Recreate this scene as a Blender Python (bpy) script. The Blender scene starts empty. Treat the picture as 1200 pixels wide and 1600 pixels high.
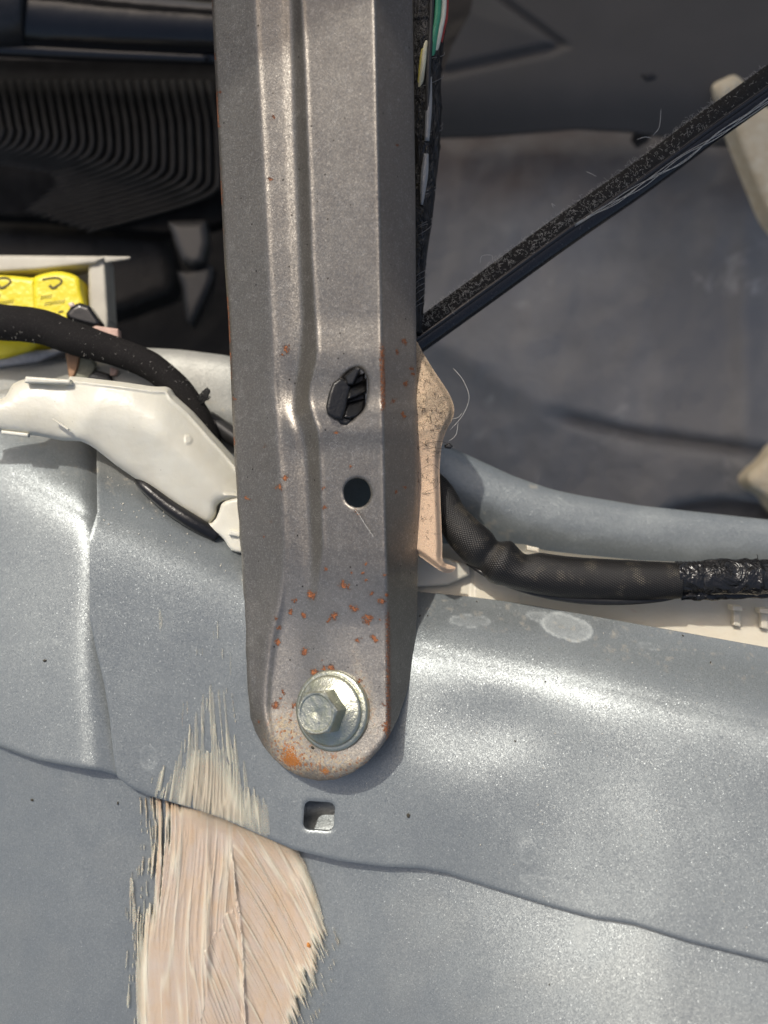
import bpy, math, random
import numpy as np
from mathutils import Vector

# ------------------------------------------------------------------ camera, sky, sun, exposure
# scene unit = 1 cm; plans are drawn in fifths of a millimetre (K) on the z = 0 plane
K = 0.02
HC = 1600.0
sc = bpy.context.scene
sc.unit_settings.scale_length = 0.01
cam = bpy.data.cameras.new("camera")
camo = bpy.data.objects.new("camera", cam)
sc.collection.objects.link(camo)
camo.location = (0, 0, HC * K)
cam.sensor_fit = 'VERTICAL'
cam.sensor_height = 36.0
cam.lens = 36.0
cam.clip_start = 0.5
cam.clip_end = 5000
cam.dof.use_dof = True
cam.dof.focus_distance = 31.2
cam.dof.aperture_fstop = 0.055
sc.camera = camo

SUN = Vector((-0.38, 0.72, 1.0)).normalized()
world = bpy.data.worlds.new("World")
sc.world = world
world.use_nodes = True
wt = world.node_tree
bg = wt.nodes["Background"]
sky = wt.nodes.new("ShaderNodeTexSky")
sky.sky_type = 'NISHITA'
sky.sun_disc = False
sky.sun_elevation = math.asin(SUN.z)
sky.sun_rotation = math.atan2(SUN.x, SUN.y)
sky.dust_density = 6.0
sky.ozone_density = 0.0
wt.links.new(sky.outputs[0], bg.inputs[0])
bg.inputs[1].default_value = 0.125
sun = bpy.data.lights.new("sun", 'SUN')
sun.energy = 2.5
sun.angle = math.radians(1.0)
sun.color = (1.0, 0.95, 0.87)
suno = bpy.data.objects.new("sun", sun)
sc.collection.objects.link(suno)
suno.rotation_euler = SUN.to_track_quat('Z', 'Y').to_euler()
sc.view_settings.view_transform = 'Standard'
sc.view_settings.look = 'None'
sc.view_settings.gamma = 1.0
sc.view_settings.exposure = 0.15
sc.cycles.max_bounces = 6
sc.cycles.transparent_max_bounces = 12

rng = np.random.default_rng(7)
random.seed(7)

# ------------------------------------------------------------------ helpers
def PV(px, py, z):
    px = np.asarray(px, float); py = np.asarray(py, float); z = np.asarray(z, float)
    s = (HC - z) / HC
    return np.stack([(px - 600) * s * K, (800 - py) * s * K, z * K], -1)

def P(px, py, z):
    return Vector([float(c) for c in PV(px, py, z)])

def sm(x, a, b):
    t = np.clip((np.asarray(x, float) - a) / (b - a), 0, 1)
    return t * t * (3 - 2 * t)

def sp(x, w):                         # soft ramp: integral of a soft step
    return w * np.logaddexp(0, np.asarray(x, float) / w)

_tab = rng.random((256, 256))
def vn(x, y):
    x = np.asarray(x, float); y = np.asarray(y, float)
    xi = np.floor(x).astype(int); yi = np.floor(y).astype(int)
    fx = x - xi; fy = y - yi
    fx = fx * fx * (3 - 2 * fx); fy = fy * fy * (3 - 2 * fy)
    a = _tab[xi % 256, yi % 256]; b = _tab[(xi + 1) % 256, yi % 256]
    c = _tab[xi % 256, (yi + 1) % 256]; d = _tab[(xi + 1) % 256, (yi + 1) % 256]
    return (a * (1 - fx) + b * fx) * (1 - fy) + (c * (1 - fx) + d * fx) * fy

def fbm(x, y, o=4):
    s = 0; a = 0.5; n = 0
    for i in range(o):
        s = s + a * vn(x * 2 ** i + 17 * i, y * 2 ** i + 31 * i); n += a; a *= 0.5
    return s / n

def curve(pts, blur=12):
    """x as a function of y (or y of x) from a short list, smoothed"""
    p = sorted(pts)
    t = np.arange(-300, 2001, 1.0)
    v = np.interp(t, [q[0] for q in p], [q[1] for q in p])
    # keep end slopes
    s0 = (p[1][1] - p[0][1]) / (p[1][0] - p[0][0]); s1 = (p[-1][1] - p[-2][1]) / (p[-1][0] - p[-2][0])
    v = np.where(t < p[0][0], p[0][1] + s0 * (t - p[0][0]), v)
    v = np.where(t > p[-1][0], p[-1][1] + s1 * (t - p[-1][0]), v)
    k = np.exp(-0.5 * (np.arange(-3 * blur, 3 * blur + 1) / blur) ** 2); k /= k.sum()
    vp = np.concatenate([v[0] + s0 * np.arange(-3 * blur, 0), v, v[-1] + s1 * np.arange(1, 3 * blur + 1)])
    v = np.convolve(vp, k, 'valid')
    return lambda x: np.interp(x, t, v)

def crom(pts, n=6, closed=True):
    p = np.array(pts, float); m = len(p); out = []
    rngi = range(m if closed else m - 1)
    for i in rngi:
        if closed:
            a, b, c, d = p[(i - 1) % m], p[i], p[(i + 1) % m], p[(i + 2) % m]
        else:
            b, c = p[i], p[i + 1]
            a = p[i - 1] if i > 0 else 2 * b - c
            d = p[i + 2] if i + 2 < m else 2 * c - b
        for k in range(n):
            t = k / n
            out.append(0.5 * ((2 * b) + (c - a) * t + (2 * a - 5 * b + 4 * c - d) * t * t + (3 * b - a - 3 * c + d) * t ** 3))
    if not closed: out.append(p[-1])
    return np.array(out)

def sdf_poly(poly):
    poly = np.array(poly, float)
    def f(X, Y):
        X = np.asarray(X, float); Y = np.asarray(Y, float)
        d = np.full(X.shape, 1e18); ins = np.zeros(X.shape, bool)
        m = len(poly)
        for i in range(m):
            x0, y0 = poly[i]; x1, y1 = poly[(i + 1) % m]
            ex, ey = x1 - x0, y1 - y0
            wx, wy = X - x0, Y - y0
            t = np.clip((wx * ex + wy * ey) / max(ex * ex + ey * ey, 1e-9), 0, 1)
            d = np.minimum(d, (wx - ex * t) ** 2 + (wy - ey * t) ** 2)
            c = ((y0 > Y) != (y1 > Y))
            with np.errstate(divide='ignore', invalid='ignore'):
                xc = ex * (Y - y0) / (ey if ey != 0 else 1e-12) + x0
            ins ^= c & (X < xc)
        return np.where(ins, 1, -1) * np.sqrt(d)
    return f

def sdf_round(cx, cy, hw, hh, r, ang=0):
    ca, sa = math.cos(math.radians(ang)), math.sin(math.radians(ang))
    def f(X, Y):
        x = (X - cx) * ca + (Y - cy) * sa; y = -(X - cx) * sa + (Y - cy) * ca
        qx = np.abs(x) - hw + r; qy = np.abs(y) - hh + r
        return -(np.hypot(np.maximum(qx, 0), np.maximum(qy, 0)) + np.minimum(np.maximum(qx, qy), 0) - r)
    return f

def link_obj(name, me, mat, parent):
    o = bpy.data.objects.new(name, me)
    sc.collection.objects.link(o)
    if mat is not None: me.materials.append(mat)
    if parent is not None: o.parent = parent
    return o

def mk_mesh(name, V, quads, tris, smooth=True):
    me = bpy.data.meshes.new(name)
    nq, nt = len(quads), len(tris)
    me.vertices.add(len(V)); me.vertices.foreach_set('co', np.asarray(V, np.float32).ravel())
    li = np.concatenate([np.asarray(quads, np.int32).reshape(-1), np.asarray(tris, np.int32).reshape(-1)])
    me.loops.add(len(li)); me.loops.foreach_set('vertex_index', li)
    me.polygons.add(nq + nt)
    me.polygons.foreach_set('loop_start', np.concatenate([np.arange(nq) * 4, nq * 4 + np.arange(nt) * 3]).astype(np.int32))
    me.polygons.foreach_set('use_smooth', np.full(nq + nt, smooth))
    me.update(calc_edges=True); me.validate()
    return me

def add_attr(me, name, vals):
    a = me.attributes.new(name, 'FLOAT', 'POINT')
    a.data.foreach_set('value', np.asarray(vals, np.float32))

def sheet(name, box, step, zf, sdf, thick, mat, parent=None, attrs=None, sharp_side=True):
    """a pressed sheet: outline cut exactly at sdf = 0, height zf, real thickness"""
    x0, y0, x1, y1 = box
    nx = max(2, int((x1 - x0) / step) + 1); ny = max(2, int((y1 - y0) / step) + 1)
    gx = np.linspace(x0, x1, nx); gy = np.linspace(y0, y1, ny)
    X, Y = np.meshgrid(gx, gy)
    F = sdf(X, Y) if sdf is not None else np.ones_like(X)
    F = np.where(np.abs(F) < 1e-6, 1e-6, F).ravel()
    X = X.ravel(); Y = Y.ravel()
    idx = np.arange(nx * ny).reshape(ny, nx)
    q = np.stack([idx[:-1, :-1], idx[1:, :-1], idx[1:, 1:], idx[:-1, 1:]], -1).reshape(-1, 4)
    ins = F > 0
    cnt = ins[q].sum(1)
    quads = q[cnt == 4]
    part = q[(cnt > 0) & (cnt < 4)]
    ex, ey, tris, cache = [], [], [], {}
    base = len(X)
    def cut(i, j):
        k = (i, j) if i < j else (j, i)
        if k in cache: return cache[k]
        t = F[i] / (F[i] - F[j])
        ex.append(X[i] + (X[j] - X[i]) * t); ey.append(Y[i] + (Y[j] - Y[i]) * t)
        cache[k] = base + len(ex) - 1
        return cache[k]
    for c in part.tolist():
        for t in ((c[0], c[1], c[2]), (c[0], c[2], c[3])):
            poly = []
            for k in range(3):
                i, j = t[k], t[(k + 1) % 3]
                if ins[i]: poly.append(i)
                if ins[i] != ins[j]: poly.append(cut(i, j))
            for k in range(1, len(poly) - 1): tris.append((poly[0], poly[k], poly[k + 1]))
    X = np.concatenate([X, ex]); Y = np.concatenate([Y, ey])
    tris = np.array(tris, int).reshape(-1, 3)
    used = np.zeros(len(X), bool); used[quads.ravel()] = True; used[tris.ravel()] = True
    remap = np.cumsum(used) - 1
    X = X[used]; Y = Y[used]; quads = remap[quads]; tris = remap[tris]
    Z = zf(X, Y)
    V = PV(X, Y, Z); n = len(X)
    # boundary edges
    E = np.concatenate([quads[:, [0, 1]], quads[:, [1, 2]], quads[:, [2, 3]], quads[:, [3, 0]],
                        tris[:, [0, 1]], tris[:, [1, 2]], tris[:, [2, 0]]])
    key = np.sort(E, 1); kk = key[:, 0].astype(np.int64) * n + key[:, 1]
    u, inv, c = np.unique(kk, return_inverse=True, return_counts=True)
    B = E[c[inv] == 1]
    th = thick(X, Y) if callable(thick) else np.full(n, float(thick))
    VB = V.copy(); VB[:, 2] -= th * K
    m = len(B)
    bu, binv = np.unique(B, return_inverse=True); binv = binv.reshape(-1, 2)
    o1 = 2 * n; o2 = 2 * n + len(bu)
    side = np.stack([binv[:, 1] + o1, binv[:, 0] + o1, binv[:, 0] + o2, binv[:, 1] + o2], -1)
    VV = np.concatenate([V, VB, V[bu], VB[bu]])
    Q = np.concatenate([quads, quads[:, ::-1] + n, side]); T = np.concatenate([tris, tris[:, ::-1] + n])
    me = mk_mesh(name, VV, Q, T)
    if attrs:
        for k, f in attrs.items():
            a = f(X, Y)
            add_attr(me, k, np.concatenate([a, a, a[bu], a[bu]]))
    return link_obj(name, me, mat, parent)

def tube(name, pts, rad, mat, parent=None, seg=24, n=8, flat=1.0, disp=None, cap=True, world_pts=False, attrs=None):
    """pts: (px,py,z[,r]) ; swept round section with uv"""
    C = crom(pts, n, closed=False)
    r = C[:, 3] if C.shape[1] > 3 else np.full(len(C), float(rad))
    W = C[:, :3] if world_pts else PV(C[:, 0], C[:, 1], C[:, 2])
    if not world_pts: r = r * K * (HC - C[:, 2]) / HC
    T = np.gradient(W, axis=0); T /= np.linalg.norm(T, axis=1)[:, None] + 1e-12
    S = np.cross(T, [0.02, 0.03, 1.0]); S /= np.linalg.norm(S, axis=1)[:, None]
    U = np.cross(S, T)
    L = np.concatenate([[0], np.cumsum(np.linalg.norm(np.diff(W, axis=0), axis=1))])
    th = np.linspace(0, 2 * math.pi, seg, endpoint=False)
    TH, LL = np.meshgrid(th, L)
    R = np.repeat(r[:, None], seg, 1)
    if disp is not None: R = R * (1 + disp(LL / K, TH))
    V = W[:, None, :] + S[:, None, :] * (np.cos(TH) * R)[..., None] + U[:, None, :] * (np.sin(TH) * R * flat)[..., None]
    m = len(W)
    V = V.reshape(-1, 3)
    i = np.arange(m - 1)[:, None] * seg; j = np.arange(seg)[None, :]; j2 = (j + 1) % seg
    Q = np.stack([i + j, i + j2, i + seg + j2, i + seg + j], -1).reshape(-1, 4)
    tr = []
    if cap:
        V = np.concatenate([V, W[:1], W[-1:]])
        a = m * seg
        for k in range(seg):
            tr.append((a, (k + 1) % seg, k)); tr.append((a + 1, (m - 1) * seg + k, (m - 1) * seg + (k + 1) % seg))
    me = mk_mesh(name, V, Q, np.array(tr, int).reshape(-1, 3))
    u = (TH / (2 * math.pi)).ravel(); l = LL.ravel()
    e = [0, 0] if cap else []
    add_attr(me, 'tu', np.concatenate([u, e])); add_attr(me, 'tl', np.concatenate([l, e]))
    return link_obj(name, me, mat, parent)

def hairs(name, lines, r, mat, parent=None, stuff=False):
    """thin fibres: each line is a list of (px,py,z)"""
    VV, Q = [], []
    o = 0
    for ln in lines:
        C = crom(ln, 5, closed=False); W = PV(C[:, 0], C[:, 1], C[:, 2]); m = len(W)
        T = np.gradient(W, axis=0); T /= np.linalg.norm(T, axis=1)[:, None] + 1e-12
        S = np.cross(T, [0.05, 0.03, 1.0]); S /= np.linalg.norm(S, axis=1)[:, None] + 1e-12
        U = np.cross(S, T)
        tap = np.minimum(1, np.minimum(np.arange(m), np.arange(m)[::-1]) / 2 + 0.3)[:, None] * r * K
        ring = [W + S * tap, W - 0.5 * S * tap + 0.87 * U * tap, W - 0.5 * S * tap - 0.87 * U * tap]
        V = np.stack(ring, 1).reshape(-1, 3)
        VV.append(V)
        i = np.arange(m - 1)[:, None] * 3 + o; j = np.arange(3)[None]; j2 = (j + 1) % 3
        Q.append(np.stack([i + j, i + j2, i + 3 + j2, i + 3 + j], -1).reshape(-1, 4))
        o += m * 3
    me = mk_mesh(name, np.concatenate(VV), np.concatenate(Q), np.zeros((0, 3), int))
    ob = link_obj(name, me, mat, parent)
    if stuff: ob['kind'] = 'stuff'
    return ob

def thing(name, label, cat, loc, group=None):
    o = bpy.data.objects.new(name, None)
    sc.collection.objects.link(o)
    o.empty_display_size = 0.5
    o.location = loc
    o['label'] = label; o['category'] = cat
    if group: o['group'] = group
    return o

def tag(o, label, cat=None, group=None):
    o['label'] = label
    if cat: o['category'] = cat
    if group: o['group'] = group
    return o

def settle(root):
    """children were built in world coordinates: keep them there under the placed empty"""
    bpy.context.view_layer.update()
    inv = root.matrix_world.inverted()
    for c in root.children: c.matrix_parent_inverse = inv

# ------------------------------------------------------------------ materials
class M:
    def __init__(s, name, base=(0.5, 0.5, 0.5), rough=0.5, metal=0.0, spec=0.5):
        s.m = bpy.data.materials.new(name); s.m.use_nodes = True
        s.t = s.m.node_tree; s.b = s.t.nodes['Principled BSDF']
        s.b.inputs['Base Color'].default_value = (*base, 1); s.b.inputs['Roughness'].default_value = rough
        s.b.inputs['Metallic'].default_value = metal; s.b.inputs['Specular IOR Level'].default_value = spec
        s.base = s.rgb(base)
        s.tc = s.n('ShaderNodeTexCoord').outputs['Object']
        s.nrm = None
    def n(s, t, **k):
        x = s.t.nodes.new(t)
        for a, v in k.items(): setattr(x, a, v)
        return x
    def rgb(s, c):
        x = s.n('ShaderNodeRGB'); x.outputs[0].default_value = (*c, 1); return x.outputs[0]
    def L(s, a, b): s.t.links.new(a, b)
    def put(s, inp, v):
        if hasattr(v, 'links') or hasattr(v, 'is_linked'): s.L(v, inp)
        else: inp.default_value = v
    def noise(s, scale, detail=4, rough=0.55, vec=None, dist=0, stretch=None):
        x = s.n('ShaderNodeTexNoise'); x.inputs['Scale'].default_value = scale; x.inputs['Detail'].default_value = detail
        x.inputs['Roughness'].default_value = rough; x.inputs['Distortion'].default_value = dist
        v = vec or s.tc
        if stretch:
            mp = s.n('ShaderNodeMapping'); mp.inputs['Scale'].default_value = stretch; s.L(v, mp.inputs[0]); v = mp.outputs[0]
        s.L(v, x.inputs['Vector']); return x.outputs[0]
    def ramp(s, v, stops):
        x = s.n('ShaderNodeMapRange'); x.inputs[1].default_value = stops[0]; x.inputs[2].default_value = stops[1]
        x.inputs[3].default_value = stops[2] if len(stops) > 2 else 0; x.inputs[4].default_value = stops[3] if len(stops) > 3 else 1
        s.L(v, x.inputs[0]); return x.outputs[0]
    def math(s, op, a, b=0.0):
        x = s.n('ShaderNodeMath', operation=op); s.put(x.inputs[0], a); s.put(x.inputs[1], b); return x.outputs[0]
    def mix(s, f, a, b, mode='MIX'):
        x = s.n('ShaderNodeMix', data_type='RGBA', blend_type=mode)
        s.put(x.inputs[0], f)
        for i, v in ((6, a), (7, b)):
            if isinstance(v, tuple): x.inputs[i].default_value = (*v, 1)
            else: s.L(v, x.inputs[i])
        return x.outputs[2]
    def layer(s, f, c, mode='MIX'): s.base = s.mix(f, s.base, c, mode)
    def attr(s, name):
        x = s.n('ShaderNodeAttribute', attribute_name=name); return x.outputs['Fac']
    def vor(s, scale, out='Distance', vec=None, feature='F1'):
        x = s.n('ShaderNodeTexVoronoi', feature=feature); x.inputs['Scale'].default_value = scale
        s.L(vec or s.tc, x.inputs['Vector']); return x.outputs[out]
    def bump(s, h, dist, strength=1.0):
        x = s.n('ShaderNodeBump'); x.inputs['Distance'].default_value = dist; x.inputs['Strength'].default_value = strength
        s.L(h, x.inputs['Height'])
        if s.nrm is not None: s.L(s.nrm, x.inputs['Normal'])
        s.nrm = x.outputs[0]
    def flakes(s, scale, amt, thr=None):
        c = s.vor(scale, 'Color')
        a = s.n('ShaderNodeVectorMath', operation='SUBTRACT'); s.L(c, a.inputs[0]); a.inputs[1].default_value = (0.5, 0.5, 0.5)
        b = s.n('ShaderNodeVectorMath', operation='SCALE'); s.L(a.outputs[0], b.inputs[0]); s.put(b.inputs['Scale'], amt)
        g = s.nrm or s.n('ShaderNodeNewGeometry').outputs['Normal']
        d = s.n('ShaderNodeVectorMath', operation='ADD'); s.L(g, d.inputs[0]); s.L(b.outputs[0], d.inputs[1])
        e = s.n('ShaderNodeVectorMath', operation='NORMALIZE'); s.L(d.outputs[0], e.inputs[0])
        s.nrm = e.outputs[0]
    def rough(s, v): s.L(v, s.b.inputs['Roughness'])
    def done(s):
        s.L(s.base, s.b.inputs['Base Color'])
        if s.nrm is not None: s.L(s.nrm, s.b.inputs['Normal'])
        return s.m

def simple(name, c, rough=0.5, metal=0, spec=0.5, var=0.25, scale=6, bump=0.0, bscale=30):
    m = M(name, c, rough, metal, spec)
    f = m.ramp(m.noise(scale, 5), (0.35, 0.7))
    m.layer(m.math('MULTIPLY', f, var), tuple(min(1, x * 2.2 + 0.02) for x in c))
    if bump: m.bump(m.noise(bscale, 3), bump)
    return m.done()

def paint_mat(name, base, seedoff=0.0):
    m = M(name, base, 0.42, 0.65, 0.4)
    big = m.ramp(m.noise(0.35, 3), (0.3, 0.7))
    m.layer(m.math('MULTIPLY', big, 0.12), tuple(c * 0.82 for c in base))
    sp1 = m.vor(36, 'Color')
    sep = m.n('ShaderNodeSeparateColor'); m.L(sp1, sep.inputs[0])
    m.layer(m.ramp(sep.outputs[0], (0.6, 1.0, 0, 0.25)), tuple(min(1, c * 1.6) for c in base))
    # dust film and stains
    st = m.attr('stain')
    m.layer(m.math('MULTIPLY', m.math('MULTIPLY', st, m.ramp(m.noise(5, 5, .7), (.35, .6, .35, 1))), 0.42), (0.62, 0.66, 0.64))
    dirt = m.attr('dirt')
    m.layer(dirt, (0.40, 0.36, 0.28))
    specks = m.ramp(m.vor(3.1), (0.035, 0.02))
    m.layer(m.math('MULTIPLY', specks, 0.8), (0.75, 0.76, 0.74))
    m.layer(m.ramp(m.noise(8, 5, .8, stretch=(1, .35, 1)), (.56, .8, 0, .16)), (.55, .55, .52))
    m.flakes(38, m.ramp(sep.outputs[1], (0.80, 1.0, 0.13, 0.44)))
    r = m.ramp(m.noise(1.1, 4), (0.3, 0.7, 0.36, 0.46))
    r2 = m.math('ADD', r, m.math('MULTIPLY', m.math('MAXIMUM', st, dirt), 0.25))
    m.rough(r2)
    mt = m.math('SUBTRACT', 0.55, m.math('MULTIPLY', m.math('MAXIMUM', st, dirt), 0.45))
    m.L(mt, m.b.inputs['Metallic'])
    return m.done()

PAINT = (0.215, 0.238, 0.245)
MP = paint_mat('metallic_grey_blue_paint', PAINT)

def steel_mat():
    m = M('oxidised_steel', (0.212, 0.199, 0.178), 0.36, 0.78, 0.5)
    blot = m.ramp(m.noise(0.9, 5, 0.6), (0.35, 0.68))
    m.layer(m.math('MULTIPLY', blot, 0.5), (0.165, 0.150, 0.135))
    m.layer(m.ramp(m.attr('side'), (0, 1, 0, 0.7)), (0.22, 0.19, 0.165))
    fine = m.ramp(m.noise(17, 3, 0.8), (0.52, 0.66))
    m.layer(m.ramp(m.attr('pad_worn_lit'), (0, 1, 0, .75)), (0.33, 0.318, 0.295))  # worn pad, base colour raised further to stand for light its slope misses
    m.layer(m.math('MULTIPLY', fine, 0.45), (0.46, 0.44, 0.40))
    fine2 = m.ramp(m.noise(13, 3, 0.8, stretch=(1.1, .9, 1.3)), (0.52, 0.66))
    m.layer(m.math('MULTIPLY', fine2, 0.28), (0.10, 0.088, 0.078))
    pit = m.ramp(m.vor(2.3), (0.085, 0.045))
    m.layer(m.math('MULTIPLY', pit, 0.9), (0.02, 0.017, 0.015))
    pit2 = m.ramp(m.vor(9), (0.10, 0.05))
    gate = m.ramp(m.noise(1.3, 2), (0.5, 0.6))
    m.layer(m.math('MULTIPLY', m.math('MULTIPLY', pit2, gate), 0.75), (0.04, 0.033, 0.028))
    # lint and curly pale fibres lying in the dust
    w = m.noise(14, 2, 0.5, dist=2.2)
    line = m.math('LESS_THAN', m.math('ABSOLUTE', m.math('SUBTRACT', w, 0.5)), 0.012)
    g2 = m.ramp(m.noise(3.3, 3), (0.56, 0.66))
    m.layer(m.math('MULTIPLY', m.math('MULTIPLY', line, g2), 0.7), (0.62, 0.60, 0.55))
    g = m.attr('grain')
    gr = m.vor(16, 'Color'); sep = m.n('ShaderNodeSeparateColor'); m.L(gr, sep.inputs[0])
    m.layer(m.math('MULTIPLY', g, m.ramp(sep.outputs[0], (0.25, 0.8, 0, .8))), (0.40, 0.33, 0.22))
    m.layer(m.math('MULTIPLY', g, m.ramp(sep.outputs[1], (0.75, 0.92))), (0.26, 0.11, 0.045))
    ru = m.attr('rust')
    rn = m.noise(20, 4, 0.7)
    rf = m.ramp(m.math('ADD', ru, m.math('MULTIPLY', m.math('SUBTRACT', rn, 0.5), 2.2)), (0.50, 0.62))
    rcol = m.mix(m.ramp(m.noise(9, 3), (0.35, 0.65)), (0.14, 0.048, 0.022), (0.30, 0.105, 0.035))
    m.layer(m.ramp(ru, (0.0, 0.5, 0, .3)), (0.17, 0.115, 0.085))
    m.layer(rf, rcol)
    hot = m.attr('hot')
    hf = m.ramp(m.math('ADD', hot, m.math('MULTIPLY', m.math('SUBTRACT', rn, 0.5), 2.4)), (0.55, 0.7))
    m.layer(hf, (0.34, 0.125, 0.025))
    mt = m.math('MULTIPLY', 0.8, m.math('SUBTRACT', 1.0, m.math('MAXIMUM', rf, m.math('MAXIMUM', hf, m.math('MULTIPLY', g, 0.7)))))
    mt = m.math('MULTIPLY', mt, m.ramp(m.attr('side'), (0, 1, 1, .25)))
    m.L(mt, m.b.inputs['Metallic'])
    m.rough(m.math('ADD', m.ramp(m.noise(2.0, 4), (0.3, 0.7, 0.33, 0.40)), m.math('MULTIPLY', m.math('MAXIMUM', rf, g), 0.35)))
    m.bump(m.noise(40, 2), 0.004)
    m.bump(m.math('MULTIPLY', m.math('MAXIMUM', rf, m.math('MULTIPLY', g, sep.outputs[2])), m.noise(26, 3)), 0.03)
    m.flakes(33, 0.12)
    return m.done()
MS = steel_mat()

# ------------------------------------------------------------------ car body panels
roll = curve([(-200, 680), (0, 730), (80, 772), (150, 815), (250, 850), (370, 905), (500, 960), (650, 1012), (800, 1046),
              (1000, 1086), (1200, 1132), (1400, 1180)], 30)
def G(X, Y, cx, cy, rx, ry, ang=0):
    a = math.radians(ang); x = (X - cx) * math.cos(a) + (Y - cy) * math.sin(a); y = -(X - cx) * math.sin(a) + (Y - cy) * math.cos(a)
    return np.exp(-0.5 * ((x / rx) ** 2 + (y / ry) ** 2))

def z_center(X, Y):
    t = Y - roll(X)                              # + below the roll line
    z = -0.98 * sp(-t - 8, 26) + 0.35 * sp(-t - 95, 14)   # rolls away upward, then eases onto the shelf
    z = z + (0.10 - 0.07 * sm(X, 620, 380)) * np.maximum(t, 0)
    z = z + 0.10 * sm(X, 700, 1050) * sp(t - 150, 40)
    z = z + 0.20 * sp(X - 560, 40) + 0.09 * sp(430 - X, 50)               # right half climbs to the right
    z = z - 0.05 * sp(X - 1000, 60)
    z = z + 13 * G(X, Y, 685, 1215, 85, 105, -20) - 8 * G(X, Y, 890, 1300, 55, 150, -14)
    z = z - 10 * G(X, Y, 760, 1130, 70, 45, 10)
    z = z + 4 * G(X, Y, 1030, 1330, 120, 90) + 2.5 * (fbm(X / 160, Y / 160, 2) - .5)
    z = z + 1.2 * (G(X, Y, 822, 1328, 11, 16) ) - 1.2 * G(X, Y, 232, 1183, 9, 14)
    return z

cen_bot = [(180, 1200), (184, 1215), (200, 1228), (232, 1243), (300, 1263), (350, 1280), (400, 1302), (460, 1328), (530, 1345),
           (600, 1354), (660, 1357), (700, 1365), (780, 1391), (860, 1416), (930, 1435), (955, 1438), (990, 1444), (1080, 1472), (1210, 1504), (1400, 1560)]
cen_left = [(150, 640), (152, 800), (136, 850), (130, 900), (139, 960), (150, 1015), (163, 1070), (171, 1120), (176, 1170)]
cen_poly = cen_left + cen_bot + [(1400, 560), (1400, 400), (150, 400)]
cen_sdf0 = sdf_poly(cen_poly)
slot_sdf = sdf_round(498.5, 1275, 24, 22.5, 10, 4)
ledge = curve([(0, 690), (200, 700), (380, 740), (600, 905), (650, 925), (730, 932), (800, 941), (900, 958), (1000, 976), (1200, 1012), (1400, 1050)], 10)
def cen_sdf(X, Y):
    return np.minimum(np.minimum(cen_sdf0(X, Y), -slot_sdf(X, Y)), Y - np.where(X > 500, ledge(X), 560))
def z_cen_full(X, Y):
    d = cen_sdf0(X, Y)
    z = z_center(X, Y)
    z = z - 1.6 * np.exp(-np.maximum(np.minimum(d, -slot_sdf(X, Y)), 0) / 1.5)
    # the far left piece turns down under its neighbour's line
    return z
def stain_c(X, Y):
    s = np.zeros(X.shape)
    def blob(cx, cy, rx, ry, a, ring):
        an = math.radians(a)
        x = (X - cx) * math.cos(an) + (Y - cy) * math.sin(an); y = -(X - cx) * math.sin(an) + (Y - cy) * math.cos(an)
        r = np.hypot(x / rx, y / ry) + 0.25 * (fbm(X / 18, Y / 18, 2) - .5)
        return sm(r, 1.06, .98) * (ring + (1 - ring) * sm(r, .75, .97)) 
    s = np.maximum(s, 0.9 * blob(885, 980, 40, 20, 14, .5)); s = np.maximum(s, 0.6 * blob(850, 965, 26, 8, 10, .4))
    s = np.maximum(s, 0.6 * blob(735, 970, 31, 10, 2, .3)); s = np.maximum(s, 0.4 * blob(1015, 1010, 20, 5, 8, .2))
    s = np.maximum(s, 0.32 * blob(825, 1330, 14, 18, 0, .2)); s = np.maximum(s, 0.22 * blob(870, 1390, 60, 14, 20, .2))
    s = np.maximum(s, 0.3 * blob(232, 1183, 13, 19, 0, .15))
    return s
def dirt_c(X, Y):
    t = Y - roll(X)
    d = sm(-t, 45, 110) * 0.28 * sm(X, 500, 200)
    d = d + 0.35 * sm(fbm(X / 7, Y / 7, 3), .68, .8) * sm(-t, 20, 80)
    return np.clip(d, 0, 1)

car = thing('car_body', 'grey-blue metallic painted car body panels overlapping along wavy pressed edges', 'car body', P(600, 1300, -40))
o = sheet('center_panel', (140, 560, 1330, 1640), 3.2, z_cen_full, cen_sdf, 6, MP, car, {'stain': stain_c, 'dirt': dirt_c})
o['label'] = 'upper overlapping panel with rectangular slot under the bracket tip'
o.name = 'reinforcement_panel'

def z_left(X, Y):
    c = 128 + 0.012 * (Y - 900) + 4 * np.sin(Y / 60)
    z = z_center(X, Y) - 52 + 0.14 * np.maximum(Y - roll(X), 0)
    z = z - 0.46 * sp(c - X, 6) - 0.22 * sp(X - c - 14, 4)
    z = z + 6
    return z + 0.02 * (X - 130) - 8
def left_sdf(X, Y):
    return np.minimum(sdf_poly([(-200, 560), (215, 560), (215, 1222), (180, 1211), (160, 1205), (120, 1199), (60, 1188), (30, 1178), (0, 1167), (-60, 1140), (-200, 1100)])(X, Y), 1e9)
o = sheet('side_panel', (-120, 560, 215, 1230), 3.2, lambda X, Y: z_left(X, Y) - 3 * np.exp(-np.maximum(left_sdf(X, Y), 0) / 2), left_sdf, 6, MP, car,
          {'stain': lambda X, Y: 0.3 * sm(np.hypot(X - 87, Y - 1002), 7, 4), 'dirt': lambda X, Y: dirt_c(X, Y)})
o['label'] = 'left panel with a bright upright crease'

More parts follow.
